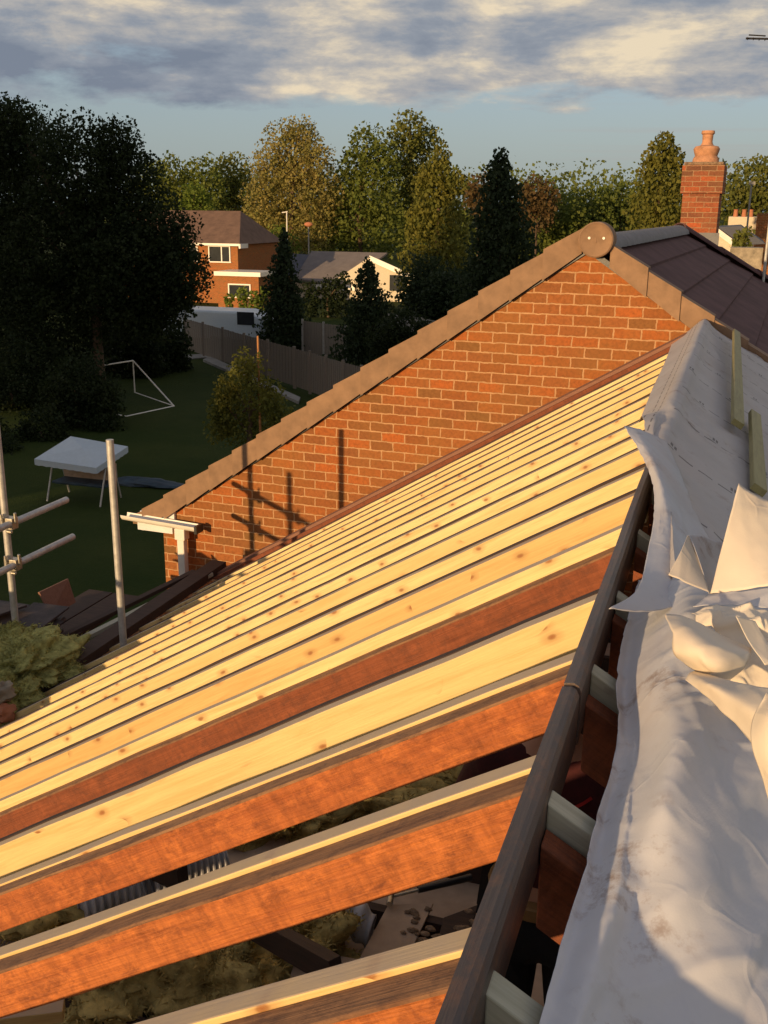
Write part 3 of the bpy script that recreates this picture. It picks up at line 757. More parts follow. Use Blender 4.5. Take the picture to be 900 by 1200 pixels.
J = dict(pel=(0, 0, .93, .12), sp=(0, 0, 1.12, .125), ch=(0, .0, 1.30, .14), nk=(0, 0, 1.45, .06), hd=(0, .02, 1.56, .085), tp=(0, .02, 1.68, .08),
    hl=(-.09, 0, .88, .095), kl=(-.095, .02, .48, .062), al=(-.10, -.01, .09, .042), tl=(-.11, .15, .03, .035),
    hr=(.09, 0, .88, .095), kr=(.10, .03, .48, .062), ar=(.11, 0, .09, .042), tr=(.12, .16, .03, .035),
    sl=(-.17, 0, 1.38, .062), el=(-.25, .06, 1.12, .044), wl=(-.16, .27, 1.05, .030), pl=(-.14, .34, 1.05, .034),
    sr=(.17, 0, 1.38, .062), er=(.26, .06, 1.12, .044), wr=(.18, .28, 1.08, .030), pr=(.16, .35, 1.08, .034))
def part_skin(name, names, links, mat, par, grow=0, sub=2, over={}):
    pts = []
    for n_ in names:
        x, y, z, r = over.get(n_, J[n_]); pts.append((x, y, z, r+grow))
    ed = [(names.index(a_), names.index(b__)) for a_, b__ in links]
    return skin(name, pts, ed, mat, par, sub)
body = part_skin('body', list(J), [('pel', 'sp'), ('sp', 'ch'), ('ch', 'nk'), ('nk', 'hd'), ('hd', 'tp'), ('pel', 'hl'), ('hl', 'kl'), ('kl', 'al'), ('al', 'tl'), ('pel', 'hr'), ('hr', 'kr'), ('kr', 'ar'), ('ar', 'tr'), ('ch', 'sl'), ('sl', 'el'), ('el', 'wl'), ('wl', 'pl'), ('ch', 'sr'), ('sr', 'er'), ('er', 'wr'), ('wr', 'pr')], 'skin', PE)
part_skin('jersey', ['pel', 'sp', 'ch', 'sl', 'el', 'sr', 'er', 'wl', 'wr'], [('pel', 'sp'), ('sp', 'ch'), ('ch', 'sl'), ('sl', 'el'), ('el', 'wl'), ('ch', 'sr'), ('sr', 'er'), ('er', 'wr')], 'jersey', PE, .022, over={'pel': (0, 0, 1.0, .13)})
part_skin('trousers', ['pel', 'hl', 'kl', 'al', 'hr', 'kr', 'ar'], [('pel', 'hl'), ('hl', 'kl'), ('kl', 'al'), ('pel', 'hr'), ('hr', 'kr'), ('kr', 'ar')], 'trousers', PE, .016)
skin('hair', [(0, -.01, 1.60, .088), (0, .0, 1.69, .088)], [(0, 1)], 'hair', PE)
for s_ in (-1, 1):
    skin('boot', [(s_*.105, -.02, .10, .055), (s_*.11, 0, .035, .05), (s_*.12, .16, .03, .042)], [(0, 1), (1, 2)], 'boot', PE, 1)
    for k in range(5):
        bx_ = s_*(.13+.012*k)*1.0
        if k == 4: pts = [(s_*.13, .33, 1.06, .011), (s_*.105, .37, 1.06, .009), (s_*.10, .40, 1.05, .008)]
        else: pts = [(s_*(.125+.017*k), .36, 1.055, .010), (s_*(.125+.017*k), .405-.004*k, 1.045, .009), (s_*(.122+.017*k), .425-.006*k, 1.02, .008)]
        skin('finger', pts, [(0, 1), (1, 2)], 'skin', PE, 1)
m = MB()
for i in range(24):
    pass
m = MB(); m.lathe([(.150, .945), (.156, .95), (.156, .985), (.150, .99)], (0, 0, 0), 24); m.v = [Vector((v.x*1.05, v.y*.95, v.z)) for v in m.v]; m.build('belt', 'belt', PE)
for z in (1.20, 1.30):
    vs = []; m = MB(); k = 28
    for i in range(k):
        t = 2*math.pi*i/k
        q_ = .030 if z < 1.25 else .018
        for rr, dz in ((.160-q_, -.006), (.166-q_, 0), (.160-q_, .006)): vs.append((rr*math.cos(t)*1.02, rr*math.sin(t)*1.02, z+dz+.04*math.cos(t)))
    fs = []
    for i in range(k):
        j = (i+1) % k
        fs += [(i*3, j*3, j*3+1, i*3+1), (i*3+1, j*3+1, j*3+2, i*3+2), (i*3+2, j*3+2, j*3, i*3)]
    m.add(vs, fs); m.build('stripe', 'red_trim', PE, smooth=True)
skin('nose', [(0, .10, 1.575, .016), (0, .122, 1.555, .014)], [(0, 1)], 'skin', PE, 1)

# ------------------------------------------------------------------ membrane sheets
def cr(p0, p1, p2, p3, t):
    return .5*((2*p1)+(-p0+p2)*t+(2*p0-5*p1+4*p2-p3)*t*t+(-p0+3*p1-3*p2+p3)*t*t*t)
def resample(row, n):
    k = len(row)-1; out = []
    for i in range(n+1):
        t = i/n*k; a = min(int(t), k-1); f = t-a
        g_ = lambda j: row[max(0, min(k, j))]
        p0 = g_(a-1) if a > 0 else 2*row[0]-row[1]
        p3 = g_(a+2) if a+2 <= k else 2*row[k]-row[k-1]
        out.append(cr(p0, row[a], row[a+1], p3, f))
    return out
CD = [(Vector((math.cos(a), math.sin(a), 0)), fq, ph) for a, fq, ph in ((.25, 6.5, .2), (1.35, 5.1, .7), (2.2, 8.3, .45), (2.9, 11.7, .1), (.9, 14.1, .8))]
def crease(p, sc, seed):
    h = 0
    for i, (d, fq, ph) in enumerate(CD):
        q = p.dot(d)*fq*sc+ph+seed*.37+.35*mnoise.noise(p*2.3*sc+Vector((i*7, seed, 0)))
        t = abs((q % 1)-.5)*2
        msk = max(0, mnoise.noise(p*3.1*sc+Vector((seed, i*5.1, 3)))+.12)
        h += (max(0, 1-abs(t-.5)*5.5))*msk*(1 if i < 3 else .25)
    return h
def sheet(grid, nu, nv, name, mat, wr=.004, wsc=9, seed=0, parent=None, uvf=None, solid=.0007, nrm=None, extra=None):
    rows = [resample(r, nu) for r in grid]
    cols = [resample([rows[i][j] for i in range(len(rows))], nv) for j in range(nu+1)]
    m = MB(); vs = []
    for i in range(nv+1):
        for j in range(nu+1):
            p = cols[j][i].copy()
            ux, vx = j/nu, i/nv
            k = mnoise.fractal(p*wsc+Vector((seed*5.3, seed, 0)), 1.0, 2.1, 3)*wr
            # crisp creases
            k = k*.6+crease(p, min(1.3, wsc/11.0), seed)*wr*2.3
            if extra: k += extra(ux, vx, p)
            vs.append(p+(nrm or NR)*k)
    fs = [(i*(nu+1)+j, i*(nu+1)+j+1, (i+1)*(nu+1)+j+1, (i+1)*(nu+1)+j) for i in range(nv) for j in range(nu)]
    m.add(vs, fs); m.sm = True
    if uvf: m.uv = [uvf(v) for v in m.v]
    return m.build(name, mat, parent, solid=solid)
def atR(u, v, h=0):
    n_ = NR; p0 = Vector((-.17, 0, -.70))+NR*h
    return on(u, v, p0, n_)
# upper sheet lying over the ridge near the gable
rows = []
for y, xl in ((7.42, -.37), (6.9, -.352), (6.3, -.335), (5.6, -.322), (4.9, -.312), (4.35, -.298), (3.87, -.285), (3.5, -.25), (3.1, -.20), (2.7, -.14), (2.3, -.10), (1.95, -.07)):
    zr = z0(y)+.052
    cx_ = -.165 if y > 3.6 else max(-.165, xl+.03)
    f = lambda x: zr-.012-max(0, (x+.165))*TA
    zl = zr-.004-(cx_-xl)*.70 if y > 3.6 else f(xl)+.01
    rows.append([Vector((xl, y, zl)), Vector(((xl+cx_)/2, y, (zl+zr)/2+.008)), Vector((cx_-.02, y, zr+.010 if y > 3.6 else f(cx_)+.01)), Vector((cx_+.02, y, zr+.004 if y > 3.6 else f(cx_)+.01)), Vector((cx_+.09, y, f(cx_+.09)+.006)), Vector((.2, y, f(.2)+.004)), Vector((.9, y, f(.9))), Vector((3.7, y, f(3.7)))])
def uvM(v): return (v.x+.165 if v.x > -.165 else v.x+.165, v.y)
o = sheet(rows, 110, 150, 'roofing_membrane', 'membrane_print', .005, 5, 2, uvf=uvM)
tag(o, 'printed grey roofing membrane draped over the far end of the ridge beside the brick gable', 'roofing membrane')
# lower sheet in the foreground
g1 = []
left = [(610, 1290, .012), (632, 1200, .018), (655, 1112, .022), (678, 1040, .024), (700, 955, .024), (716, 900, .020), (723, 855, .018), (722, 800, .018), (728, 755, .015), (738, 715, .01), (748, 680, .006)]
for i, (u, v, h) in enumerate(left):
    row = [atR(u, v, h)]
    for k, (du, hh) in enumerate(((14, .034), (45, .040), (75, .028), (130, .020), (220, .020), (340, .024))):
        y_ = atR(u+du, v, 0).y
        row.append(atR(u+du, v, hh-.012+min(.13*max(0, y_-.72), .11)*min(1, k/2.0)+(.012*math.sin(y_*9+k) if k > 1 else 0)+(.05*max(0, min(1.1, y_)-.74) if k > 2 else 0)))
    q = row[-1]; row.append(q+Vector((.5, 0, -.5*TA))); row.append(q+Vector((1.6, 0, -1.6*TA))); row.append(q+Vector((3.3, 0, -3.3*TA)))
    g1.append(row)
def fold(ux, vx, p): 
    c = 1-abs((p.x+.064+.05*(p.y-1.0)))/.015 ; e = 0
    t = max(0, c); w = max(0, min(1, (1.42-p.y)/.1))*max(0, min(1, (p.y-.86)/.14))
    e += .012*min(1, t*1.5)*w*(.65+.35*math.sin(p.y*30+2.2*math.sin(p.y*9)))
    # a broad swell that turns towards the sun on the right
    return e
o = sheet(g1, 150, 190, 'roofing_membrane', 'membrane_plain', .0050, 10, 4, extra=fold)
tag(o, 'crumpled pale membrane covering the lower right corner', 'roofing membrane')
# flap strip folded back over the sheets
g2 = []
for a, b, c, d in (((731, 499, .030), (748, 503, .038), (764, 509, .030), (781, 517, .018)),
                   ((750, 531, .034), (765, 535, .052), (783, 540, .034), (796, 552, .018)),
                   ((764, 566, .036), (778, 572, .056), (796, 580, .036), (810, 588, .018)),
                   ((766, 605, .030), (785, 612, .05), (806, 620, .034), (828, 626, .018)),
                   ((759, 645, .030), (785, 650, .045), (815, 655, .034), (850, 655, .02)),
                   ((747, 690, .034), (780, 688, .036), (815, 683, .03), (880, 680, .03)),
                   ((713, 714, .038), (760, 717, .050), (820, 708, .06), (930, 710, .06))):
    g2.append([atR(q[0], q[1], q[2]+.035) for q in (a, b, c, d)])
o = sheet(g2, 50, 80, 'membrane_flap', 'membrane_plain', .002, 16, 6)
tag(o, 'bluish white membrane strip curling over the ridge with a long pointed tip', 'membrane flap')
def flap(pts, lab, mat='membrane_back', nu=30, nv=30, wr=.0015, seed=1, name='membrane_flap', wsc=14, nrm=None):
    g_ = [[(onY(q[0], q[1], q[2]) if q[2] > 1 else atR(*q)) for q in r] for r in pts]
    o = sheet(g_, nu, nv, name, mat, wr, wsc, seed, nrm=nrm); return tag(o, lab, 'membrane flap')
flap([[(806, 627, 1.70), (806.5, 628, 1.705), (807, 628.5, 1.71)], [(797, 647, 1.64), (808, 652, 1.65), (819, 658, 1.67)], [(783, 674, 1.58), (806, 684, 1.585), (831, 694, 1.60)]],
     'small sunlit triangle of folded membrane left of the large raised flap', seed=3)
flap([[(807, 627, 1.71), (826, 630, 1.78), (856, 640, 1.84)], [(820, 660, 1.66), (834, 664, 1.74), (850, 668, 1.78)], [(831, 696, 1.61), (836, 697, 1.64), (842, 697, 1.66)]],
     'pinkish shaded fold between the sunlit triangle and the large raised flap', 'membrane_plain', seed=5)
flap([[(865, 567, 1.74), (885, 579, 1.75), (905, 588, 1.77), (960, 600, 1.80)], [(856, 603, 1.69), (880, 612, 1.70), (905, 620, 1.71), (960, 630, 1.74)], [(844, 648, 1.645), (872, 652, 1.645), (905, 656, 1.65), (960, 660, 1.67)], [(832, 696, 1.60), (868, 692, 1.60), (905, 686, 1.60), (960, 676, 1.61)]],
     'large raised quadrilateral flap of membrane glowing in the sun at the right edge', seed=7)
flap([[(831, 697, 1.60), (868, 693, 1.60), (905, 688, 1.60), (960, 682, 1.605)], [(822, 704, 1.57), (865, 703, 1.57), (905, 700, 1.57), (960, 697, 1.575)], [(812, 711, 1.545), (862, 709, 1.545), (905, 713, 1.545), (960, 713, 1.55)]],
     'shaded grey membrane fold beneath the large raised flap', 'membrane_plain', seed=9)
flap([[(778, 721, 1.40), (798, 722, 1.42), (820, 731, 1.43), (850, 747, 1.43), (881, 760, 1.41)],
      [(787, 741, 1.36), (808, 743, 1.345), (830, 752, 1.34), (855, 763, 1.345), (879, 768, 1.38)],
      [(788, 764, 1.34), (810, 768, 1.32), (830, 778, 1.31), (850, 783, 1.32), (872, 783, 1.36)],
      [(797, 775, 1.36), (812, 785, 1.35), (830, 794, 1.345), (845, 799, 1.35), (855, 797, 1.37)]],
     'bulging sunlit leaf of membrane above the curled roll', seed=11, wr=.002)
flap([[(808, 722, 1.52), (835, 711, 1.53), (856, 711, 1.53), (880, 714, 1.53), (950, 722, 1.54)],
      [(820, 733, 1.49), (850, 731, 1.49), (865, 731, 1.485), (885, 733, 1.485), (950, 739, 1.49)],
      [(842, 748, 1.485), (865, 752, 1.48), (880, 758, 1.475), (900, 764, 1.47), (950, 776, 1.47)],
      [(845, 790, 1.43), (866, 794, 1.42), (882, 798, 1.42), (900, 804, 1.415), (950, 812, 1.41)],
      [(845, 830, 1.40), (866, 834, 1.39), (882, 838, 1.38), (900, 844, 1.38), (950, 850, 1.37)]],
     'tan folded membrane behind the bulging leaf at the right edge', seed=13, wr=.007, wsc=24, nu=70, nv=70)
flap([[(803, 797, 1.31), (808, 789, 1.33), (816, 786, 1.36)],
      [(822, 811, 1.275), (830, 801, 1.26), (842, 794, 1.31)],
      [(842, 830, 1.24), (855, 815, 1.22), (867, 801, 1.27)],
      [(868, 855, 1.20), (882, 832, 1.17), (897, 806, 1.23)],
      [(905, 905, 1.13), (925, 860, 1.12), (950, 813, 1.20)]],
     'curled roll of membrane with a dark shadow beneath it', seed=15, wr=.002, nu=30, nv=60)
flap([[(897, 813, 1.08), (912, 809, 1.10), (935, 808, 1.12)], [(882, 843, 1.06), (903, 836, 1.045), (935, 834, 1.06)], [(881, 872, 1.04), (903, 878, 1.02), (940, 880, 1.03)], [(890, 905, 1.03), (910, 915, 1.01), (945, 925, 1.02)], [(901, 940, 1.03), (915, 952, 1.02), (945, 962, 1.02)]],
     'round lip of a membrane curl at the right edge below the roll', seed=17, wr=.0015)
flap([[(862, 722, 1.41), (872, 742, 1.40), (881, 758, 1.39), (896, 780, 1.37)], [(885, 728, 1.44), (893, 744, 1.43), (903, 757, 1.42), (925, 775, 1.40)]],
     'narrow pale folded edge of membrane beside the bulging leaf', seed=19, wr=.001)
# battens lying on the membrane
def batten(a, b, w, h, lab):
    a, b = Vector(a), Vector(b); d = b-a; ex = d.normalized(); ez = NR; ey = ez.cross(ex).normalized(); ez = ex.cross(ey)
    M = Matrix((ex, ey, ez)).transposed().to_4x4(); M.translation = a
    m = MB(); m.box((0, -w/2, 0), (d.length, w/2, h)); o = m.build('batten', 'treated_batten', bev=.002); o.matrix_world = M
    return tag(o, lab, 'batten', 'greenish treated battens on the membrane')
def bp(u, v): return atR(u, v, .052)
batten(bp(862, 500), bp(861.5, 391), .046, .024, 'longer green brown batten lying up the membrane towards the tiled roof')
batten(bp(886, 578), bp(882, 488), .046, .024, 'shorter rounded batten in front of the other, nearer the raised flap')

# ------------------------------------------------------------------ scaffold
SX = -4.5
def clamp(p, par):
    p = Vector(p); c = empty('scaffold_coupler', '', '', p)
    m = MB()
    m.box((-.045, -.04, -.035), (.045, .04, .035)); m.tube((-.05, 0, .0), (-.05, 0, .075), .011); m.tube((.045, .03, 0), (.045, .03, .08), .011)
    m.tube((-.035, -.05, 0), (.035, -.05, 0), .018)
    return p, m
def pole(a, b, lab, group='scaffold tubes'):
    m = MB(); m.tube(a, b, .0242, n=18); o = m.build('scaffold_tube', 'steel_tube'); tag(o, lab, 'scaffold tube', group); return o
ya = 5.5
pa = pole((SX, ya, GZ), (SX, ya, -1.0), 'upright scaffold tube at the left edge carrying two clamped rails')
t1 = onY(71, 585, 0) if False else on(71, 585, (SX, 0, 0), (1, 0, 0)); t2 = on(78.7, 628, (SX, 0, 0), (1, 0, 0))
r1 = pole((SX+.05, 2.6, t1.z), (SX+.05, t1.y, t1.z), 'upper horizontal scaffold rail at the left edge')
r2 = pole((SX+.05, 2.6, t2.z), (SX+.05, t2.y, t2.z), 'lower horizontal scaffold rail at the left edge')
for zz, w in ((t1.z, 'upper'), (t2.z, 'lower')):
    for yy, far in ((ya, ''), (4.43, ' outside the frame')):
        m = MB(); c = Vector((SX+.025, yy, zz))
        m.box(c+Vector((-.05, -.03, -.04)), c+Vector((.05, .035, .04))); m.tube(c+Vector((-.02, -.045, -.02)), c+Vector((-.02, -.045, .07)), .010); m.tube(c+Vector((.055, .0, 0)), c+Vector((.055, 0, .075)), .010); m.tube(c+Vector((-.055, .03, 0)), c+Vector((-.055, .03, .06)), .012); m.tube(c+Vector((.02, -.05, -.045)), c+Vector((.06, -.05, -.045)), .011)
        tag(m.build('scaffold_coupler', 'coupler_steel', bev=.004), 'coupler clamping the %s rail to the %s' % (w, 'upright at the left edge' if not far else 'hidden second upright whose shadow falls on the gable'), 'scaffold coupler', 'scaffold couplers')
Q = on(345, 553, O0, NN); k = (Q.x-SX)/.35
ltd = -sun_dir/(-sun_dir).y
P3 = Q-ltd*((Q.x-SX)/ltd.x)
pole((SX, 4.43, GZ), (SX, 4.43, -1.668), 'shorter scaffold upright just outside the left edge, seen by its shadow on the gable')
pole((-3.645, 5.5, GZ), (-3.645, 5.5, -1.419), 'lone tall scaffold upright in front of the lawn, left of the gutter')

# ------------------------------------------------------------------ stacks at the eaves on the left
m = MB()
st = empty('tile_stack', 'dark untidy stack of old roof tiles on the scaffold at the left edge', 'tile stack', (-4.8, 5.2, -3.0))
def ch_(m, nm, mt, par, **k):
    o = m.build(nm, mt, None, **k); o.parent = par; o.matrix_parent_inverse = par.matrix_basis.inverted(); return o
for r_ in range(3):
    for i in range(10):
        a = random.uniform(-.25, .25); c = Vector((-5.05+r_*.29, 5.55+random.uniform(-.05, .05)+.04*r_, -3.02+i*.034-.05*r_))
        M = Matrix.Translation(c) @ Matrix.Rotation(a, 4, 'Z') @ Matrix.Rotation(random.uniform(-.12, .12), 4, 'Y') @ Matrix.Rotation(random.uniform(-.12, .12), 4, 'X')
        m = MB(); m.box((-.15, -.2, 0), (.15, .2, .016), M); ch_(m, 'roof_tile', 'dark_stack', st, bev=.003)
def place_board(u, v, lab, pts, mat):
    P = [onY(a, b, y) for a, b, y in pts]; m = MB(); d = (P[1]-P[0]).cross(P[2]-P[0]).normalized()*.018
    m.prism(P, d); return tag(m.build('board_offcut', mat, bev=.002), lab, 'board')
place_board(0, 0, 'reddish brown board leaning behind the dark tile stack', [(46, 694, 6.0), (80, 678, 6.3), (89, 706, 6.3), (60, 722, 6.0)], 'board')
slabm = MB()
P = [onY(30, 716, 5.8), onY(95, 775, 5.6), onY(290, 652, 7.15), onY(280, 648, 7.2)]
# scaffold boards under the stacks
for i in range(4):
    x = -5.35+i*.24; m = MB(); m.box((x, 1.0, -3.12), (x+.225, 6.9 if i > 1 else 5.9, -3.08)); tag(m.build('scaffold_board', 'dark_timber', bev=.003), '%s dark scaffold board from the left beneath the stacks at the eaves' % ordn(i), 'scaffold board', 'scaffold boards along the eaves')
def wad(u, v, y, r, lab, sd, mt='insulation'):
    c = onY(u, v, y); m = MB(); m.blob(c, r, sd, .8, 1.3, (60, 80)); m.soft = True; tufts(m, 6000, .022, random.Random(sd)); return tag(m.build('insulation_pile', mt), lab, 'insulation', 'torn insulation pieces heaped at the eaves')
wad(22, 782, 4.9, (.24, .3, .13), 'large torn olive insulation piece at the left edge', 3)
wad(60, 782, 5.1, (.17, .25, .12), 'crumpled greenish insulation piece nearest the dark eaves gutter', 8)
wad(8, 822, 4.6, (.15, .22, .12), 'dull brown insulation lump lowest in the heap', 12)
wad(5, 755, 5.2, (.16, .25, .09), 'flat folded insulation piece topmost in the heap', 15)
m = MB(); m.blob(onY(4, 812, 4.45), (.05, .07, .06), 4, .5); tag(m.build('rubble_lump', 'stone'), 'pale rubble lump at the left edge beside the insulation', 'rubble')
m = MB(); m.blob(onY(6, 836, 4.4), (.045, .07, .05), 9, .5); tag(m.build('rubble_lump', 'terracotta'), 'broken red rubble lump under the pale one at the left edge', 'rubble')
# debris along the valley between the roofs
dv = [(-4.15, 6.3, 'slim grey timber lying in the gap along the eaves', .05), (-4.3, 6.0, 'darker timber length beside the slim grey one', .055)]
for x, y, lab, w in dv:
    a = Vector((x-.25, 4.6, -3.02)); b = Vector((x+.32, 7.1, -2.90)); d = b-a; M = d.to_track_quat('X', 'Z').to_matrix().to_4x4(); M.translation = a
    m = MB(); m.box((0, -w/2, 0), (d.length, w/2, .03)); o = m.build('loose_timber', 'pale_timber' if w < .052 else 'dark_timber', bev=.002); o.matrix_world = M; tag(o, lab, 'timber')
# pallet of tiles outside the frame (its shadow darkens the eaves)
st2 = empty('tile_pallet', 'tall pallet of stacked tiles on the scaffold just outside the left edge', 'tile stack', (-4.75, 3.0, -3.05))
for i in range(8):
    m = MB(); m.box((-5.2+random.uniform(-.02, .02), 2.5, -3.08+i*.1), (-4.15+random.uniform(-.02, .02), 3.75, -3.0+i*.1)); ch_(m, 'tile_layer', 'dark_stack', st2, bev=.01)

# ------------------------------------------------------------------ gardens
def gp(u, v, z=GZ): return onZ(u, v, z)
# swing seat with canopy
base = gp(98, 585); y = base.y
SW = empty('garden_swing_seat', 'garden swing seat with white canopy on the dark lawn', 'swing seat', base)
def sw(m, nm, mt, **k): return ch_(m, nm, mt, SW, **k)
zc = onY(95, 528, y).z; xl = onY(54, 540, y).x; xr_ = onY(138, 540, y).x
m = MB(); w = xr_-xl
cv = [(xl+.05, y-.55, zc-.20), (xr_-.30, y-.55, zc-.28), (xr_-.02, y+.55, zc+.08), (xl+.45, y+.55, zc+.22)]
cm = [sum((Vector(q) for q in cv), Vector())/4+Vector((0, 0, .12))]
m.add(cv+[cm[0]], [(0, 1, 4), (1, 2, 4), (2, 3, 4), (3, 0, 4)])
vv = []; 
for i in range(4):
    a, b = Vector(cv[i]), Vector(cv[(i+1) % 4]); nS = 8
    for j in range(nS):
        p, q = a.lerp(b, j/nS), a.lerp(b, (j+1)/nS); mid = (p+q)/2
        m.add([p, q, q-Vector((0, 0, .15)), mid-Vector((0, 0, .165)), p-Vector((0, 0, .15))], [(0, 4, 3, 2, 1)])
sw(m, 'canopy', 'caravan_shell', solid=.01)
for sx_ in (xl+.3, xr_-.3):
    for dy in (-.5, .5):
        m = MB(); m.tube((sx_, y+dy, GZ), (sx_+.05, y+dy*.2, zc-.1), .025); sw(m, 'leg', 'steel_tube')
m = MB(); m.box((xl+.35, y-.3, GZ+.45), (xr_-.25, y+.3, GZ+.52)); sw(m, 'seat', 'tarp_blue', bev=.02)
m = MB(); m.box((xl+.35, y+.25, GZ+.5), (xr_-.25, y+.33, GZ+1.0)); sw(m, 'backrest', 'plasterboard', bev=.02)
# goal
b0, b1 = gp(204, 476), gp(148, 488); b2 = gp(158, 462)
G_ = empty('football_goal', 'small white football goal frame on the lawn beside the trees', 'goal', b1)
top1 = onY(155, 434, b2.y)
hh = 1.25
def gm(a, b, nm='goal_bar', r=.030): m = MB(); m.tube(a, b, r, n=8); ch_(m, nm, 'white_plastic', G_)
A1 = Vector(b0); B1 = Vector(b1); dirg = (A1-B1)
back = gp(158, 460)
topA = Vector((back.x, back.y, GZ+1.35))
gm(b1, b0); gm(b0, topA, 'side_stay'); gm(back, topA, 'goal_post'); gm(back, b0, 'ground_bar', .028); gm(topA, topA+(B1-A1)*.62, 'crossbar'); gm(B1+(B1-A1)*0, B1+Vector((-.9, .3, 0)), 'ground_bar')
# blue tarpaulin / pool cover strip on the lawn
m = MB(); c = gp(178, 568)
m.blob(c+Vector((0, 0, .05)), (1.1, .4, .10), 5, .4); tag(m.build('tarpaulin', 'tarp_blue'), 'crumpled dark blue tarpaulin lying on the lawn behind the scaffold pole', 'tarpaulin')
# fences
def fence(a, b, h, npan, lab, post='concrete_post', mat='fence_wood'):
    a, b = Vector(a), Vector(b); a.z = b.z = GZ; d = b-a; n_ = Vector((-d.y, d.x, 0)).normalized()
    Fo = empty('fence', lab, 'fence', a)
    for i in range(npan):
        p, q = a+d*(i/npan), a+d*((i+1)/npan); e = (q-p).normalized(); nb = 16
        m = MB()
        for j in range(nb):
            s0 = p+(q-p)*(.04+.92*j/nb); s1 = p+(q-p)*(.04+.92*(j+.93)/nb); hz = h*random.uniform(.985, 1.0); off = n_*(.012*(j % 2))
            m.prism([s0+off+Vector((0, 0, .1)), s1+off+Vector((0, 0, .1)), s1+off+Vector((0, 0, hz)), s0+off+Vector((0, 0, hz))], n_*.012)
        ch_(m, 'panel', mat, Fo)
    for i in range(npan+1):
        p = a+d*(i/npan); m = MB(); m.box(p+Vector((-.05, -.05, 0)), p+Vector((.05, .05, h+.08))); ch_(m, 'post', post, Fo)
    return Fo
fa = gp(225, 413); fb = gp(345, 455); fc_ = gp(455, 500)
fence(gp(218, 411), fb, 1.75, 5, 'weathered brown panel fence along the back of the lawn', 'fence_wood')
fence(fb+Vector((.05, -.05, 0)), gp(470, 500), 1.75, 6, 'fence run continuing down behind the verge of the brick gable', 'fence_wood')
fence(gp(355, 415), gp(405, 424), 1.8, 2, 'dark fence panel with pale concrete posts between two conifers', 'concrete_post')
fence(gp(455, 398), gp(560, 420), 1.6, 5, 'pale weathered fence beyond the conifers', 'concrete_post', 'paving')
# caravan
cb = gp(262, 405); D = 52; cy_ = D
c0, c1 = onY(200, 375, D), onY(312, 375, D); cz0 = GZ+.5; cz1 = onY(250, 364, D).z
CV = empty('caravan', 'white touring caravan with a dark end window, parked behind the fence', 'caravan', ((c0.x+c1.x)/2, D, GZ))
m = MB(); Lx = c1.x; L0 = c0.x-1.5
pr = [(L0, cz0), (Lx-.1, cz0), (Lx, cz0+.5), (Lx-.3, cz0+1.2), (Lx-.9, cz1-.15), (Lx-1.6, cz1), (L0, cz1)]
m.prism([(x, D, z) for x, z in pr], (0, 2.2, 0)); ch_(m, 'body', 'caravan_shell', CV, bev=.12)
m = MB(); m.box((Lx-1.75, D-.03, cz0+.85), (Lx-.72, D-.005, cz0+1.55)); ch_(m, 'window', 'glass', CV, bev=.01)
for x in (Lx-3.2, Lx-2.4):
    m = MB(); m.tube((x, D-.02, GZ+.33), (x, D+.2, GZ+.33), .33, n=20); ch_(m, 'wheel', 'dark_plastic', CV)
# far brick house
D = 77
def wp(u, v): return onY(u, v, D)
hx0 = wp(130, 300).x; hx1 = wp(284, 300).x; ez_ = wp(260, 286).z; rz_ = wp(240, 247).z; hxr = wp(252, 247).x
FH = empty('brick_house', 'distant brick house with brown hipped roof and a white framed upper window', 'house', ((hx0+hx1)/2, D, GZ))
m = MB(); m.box((hx0, D, GZ), (hx1-.4, D+8, ez_)); ch_(m, 'wall', 'house_brick', FH)
m = MB(); rx0 = hx0; o_ = .35
A = [Vector((hx0-o_, D-o_, ez_)), Vector((hx1-.4+o_, D-o_, ez_)), Vector((hx1-.4+o_, D+8+o_, ez_)), Vector((hx0-o_, D+8+o_, ez_)), Vector((hx0-o_, D+4, rz_)), Vector((hxr+.3, D+4, rz_))]
m.add(A, [(0, 1, 5, 4), (1, 2, 5), (2, 3, 4, 5), (3, 0, 4), (3, 2, 1, 0)]); rfo = ch_(m, 'roof', 'roof_brown', FH)
m = MB(); m.box((hx0-o_, D-o_-.08, ez_-.12), (hx1+o_-.38, D-o_, ez_+.06)); m.box((hx1+o_-.45, D-o_-.06, ez_-.3), (hx1+o_-.3, D+1, ez_+.05)); ch_(m, 'gutter', 'white_plastic', FH)
def window(u0, v0, u1, v1, par, mulls, D=D, fr=.09):
    a, b = onY(u0, v1, D), onY(u1, v0, D)
    m = MB(); y = D
    m.box((a.x, y-.08, a.z), (a.x+fr, y-.005, b.z)); m.box((b.x-fr, y-.08, a.z), (b.x, y-.005, b.z)); m.box((a.x+fr, y-.08, b.z-fr), (b.x-fr, y-.005, b.z)); m.box((a.x-.05, y-.1, a.z-fr), (b.x+.05, y-.005, a.z))
    for t in mulls:
        x = a.x+(b.x-a.x)*t; m.box((x-fr/2, y-.078, a.z), (x+fr/2, y-.007, b.z-fr))
    w_ = ch_(m, 'window', 'white_plastic', par)
    m = MB(); m.box((a.x+fr, y-.03, a.z), (b.x-fr, y-.01, b.z-fr)); q = m.build('pane', 'glass'); q.parent = w_
window(245, 288, 270, 306, FH, (.6,))
window(222, 289, 232, 305, FH, ())
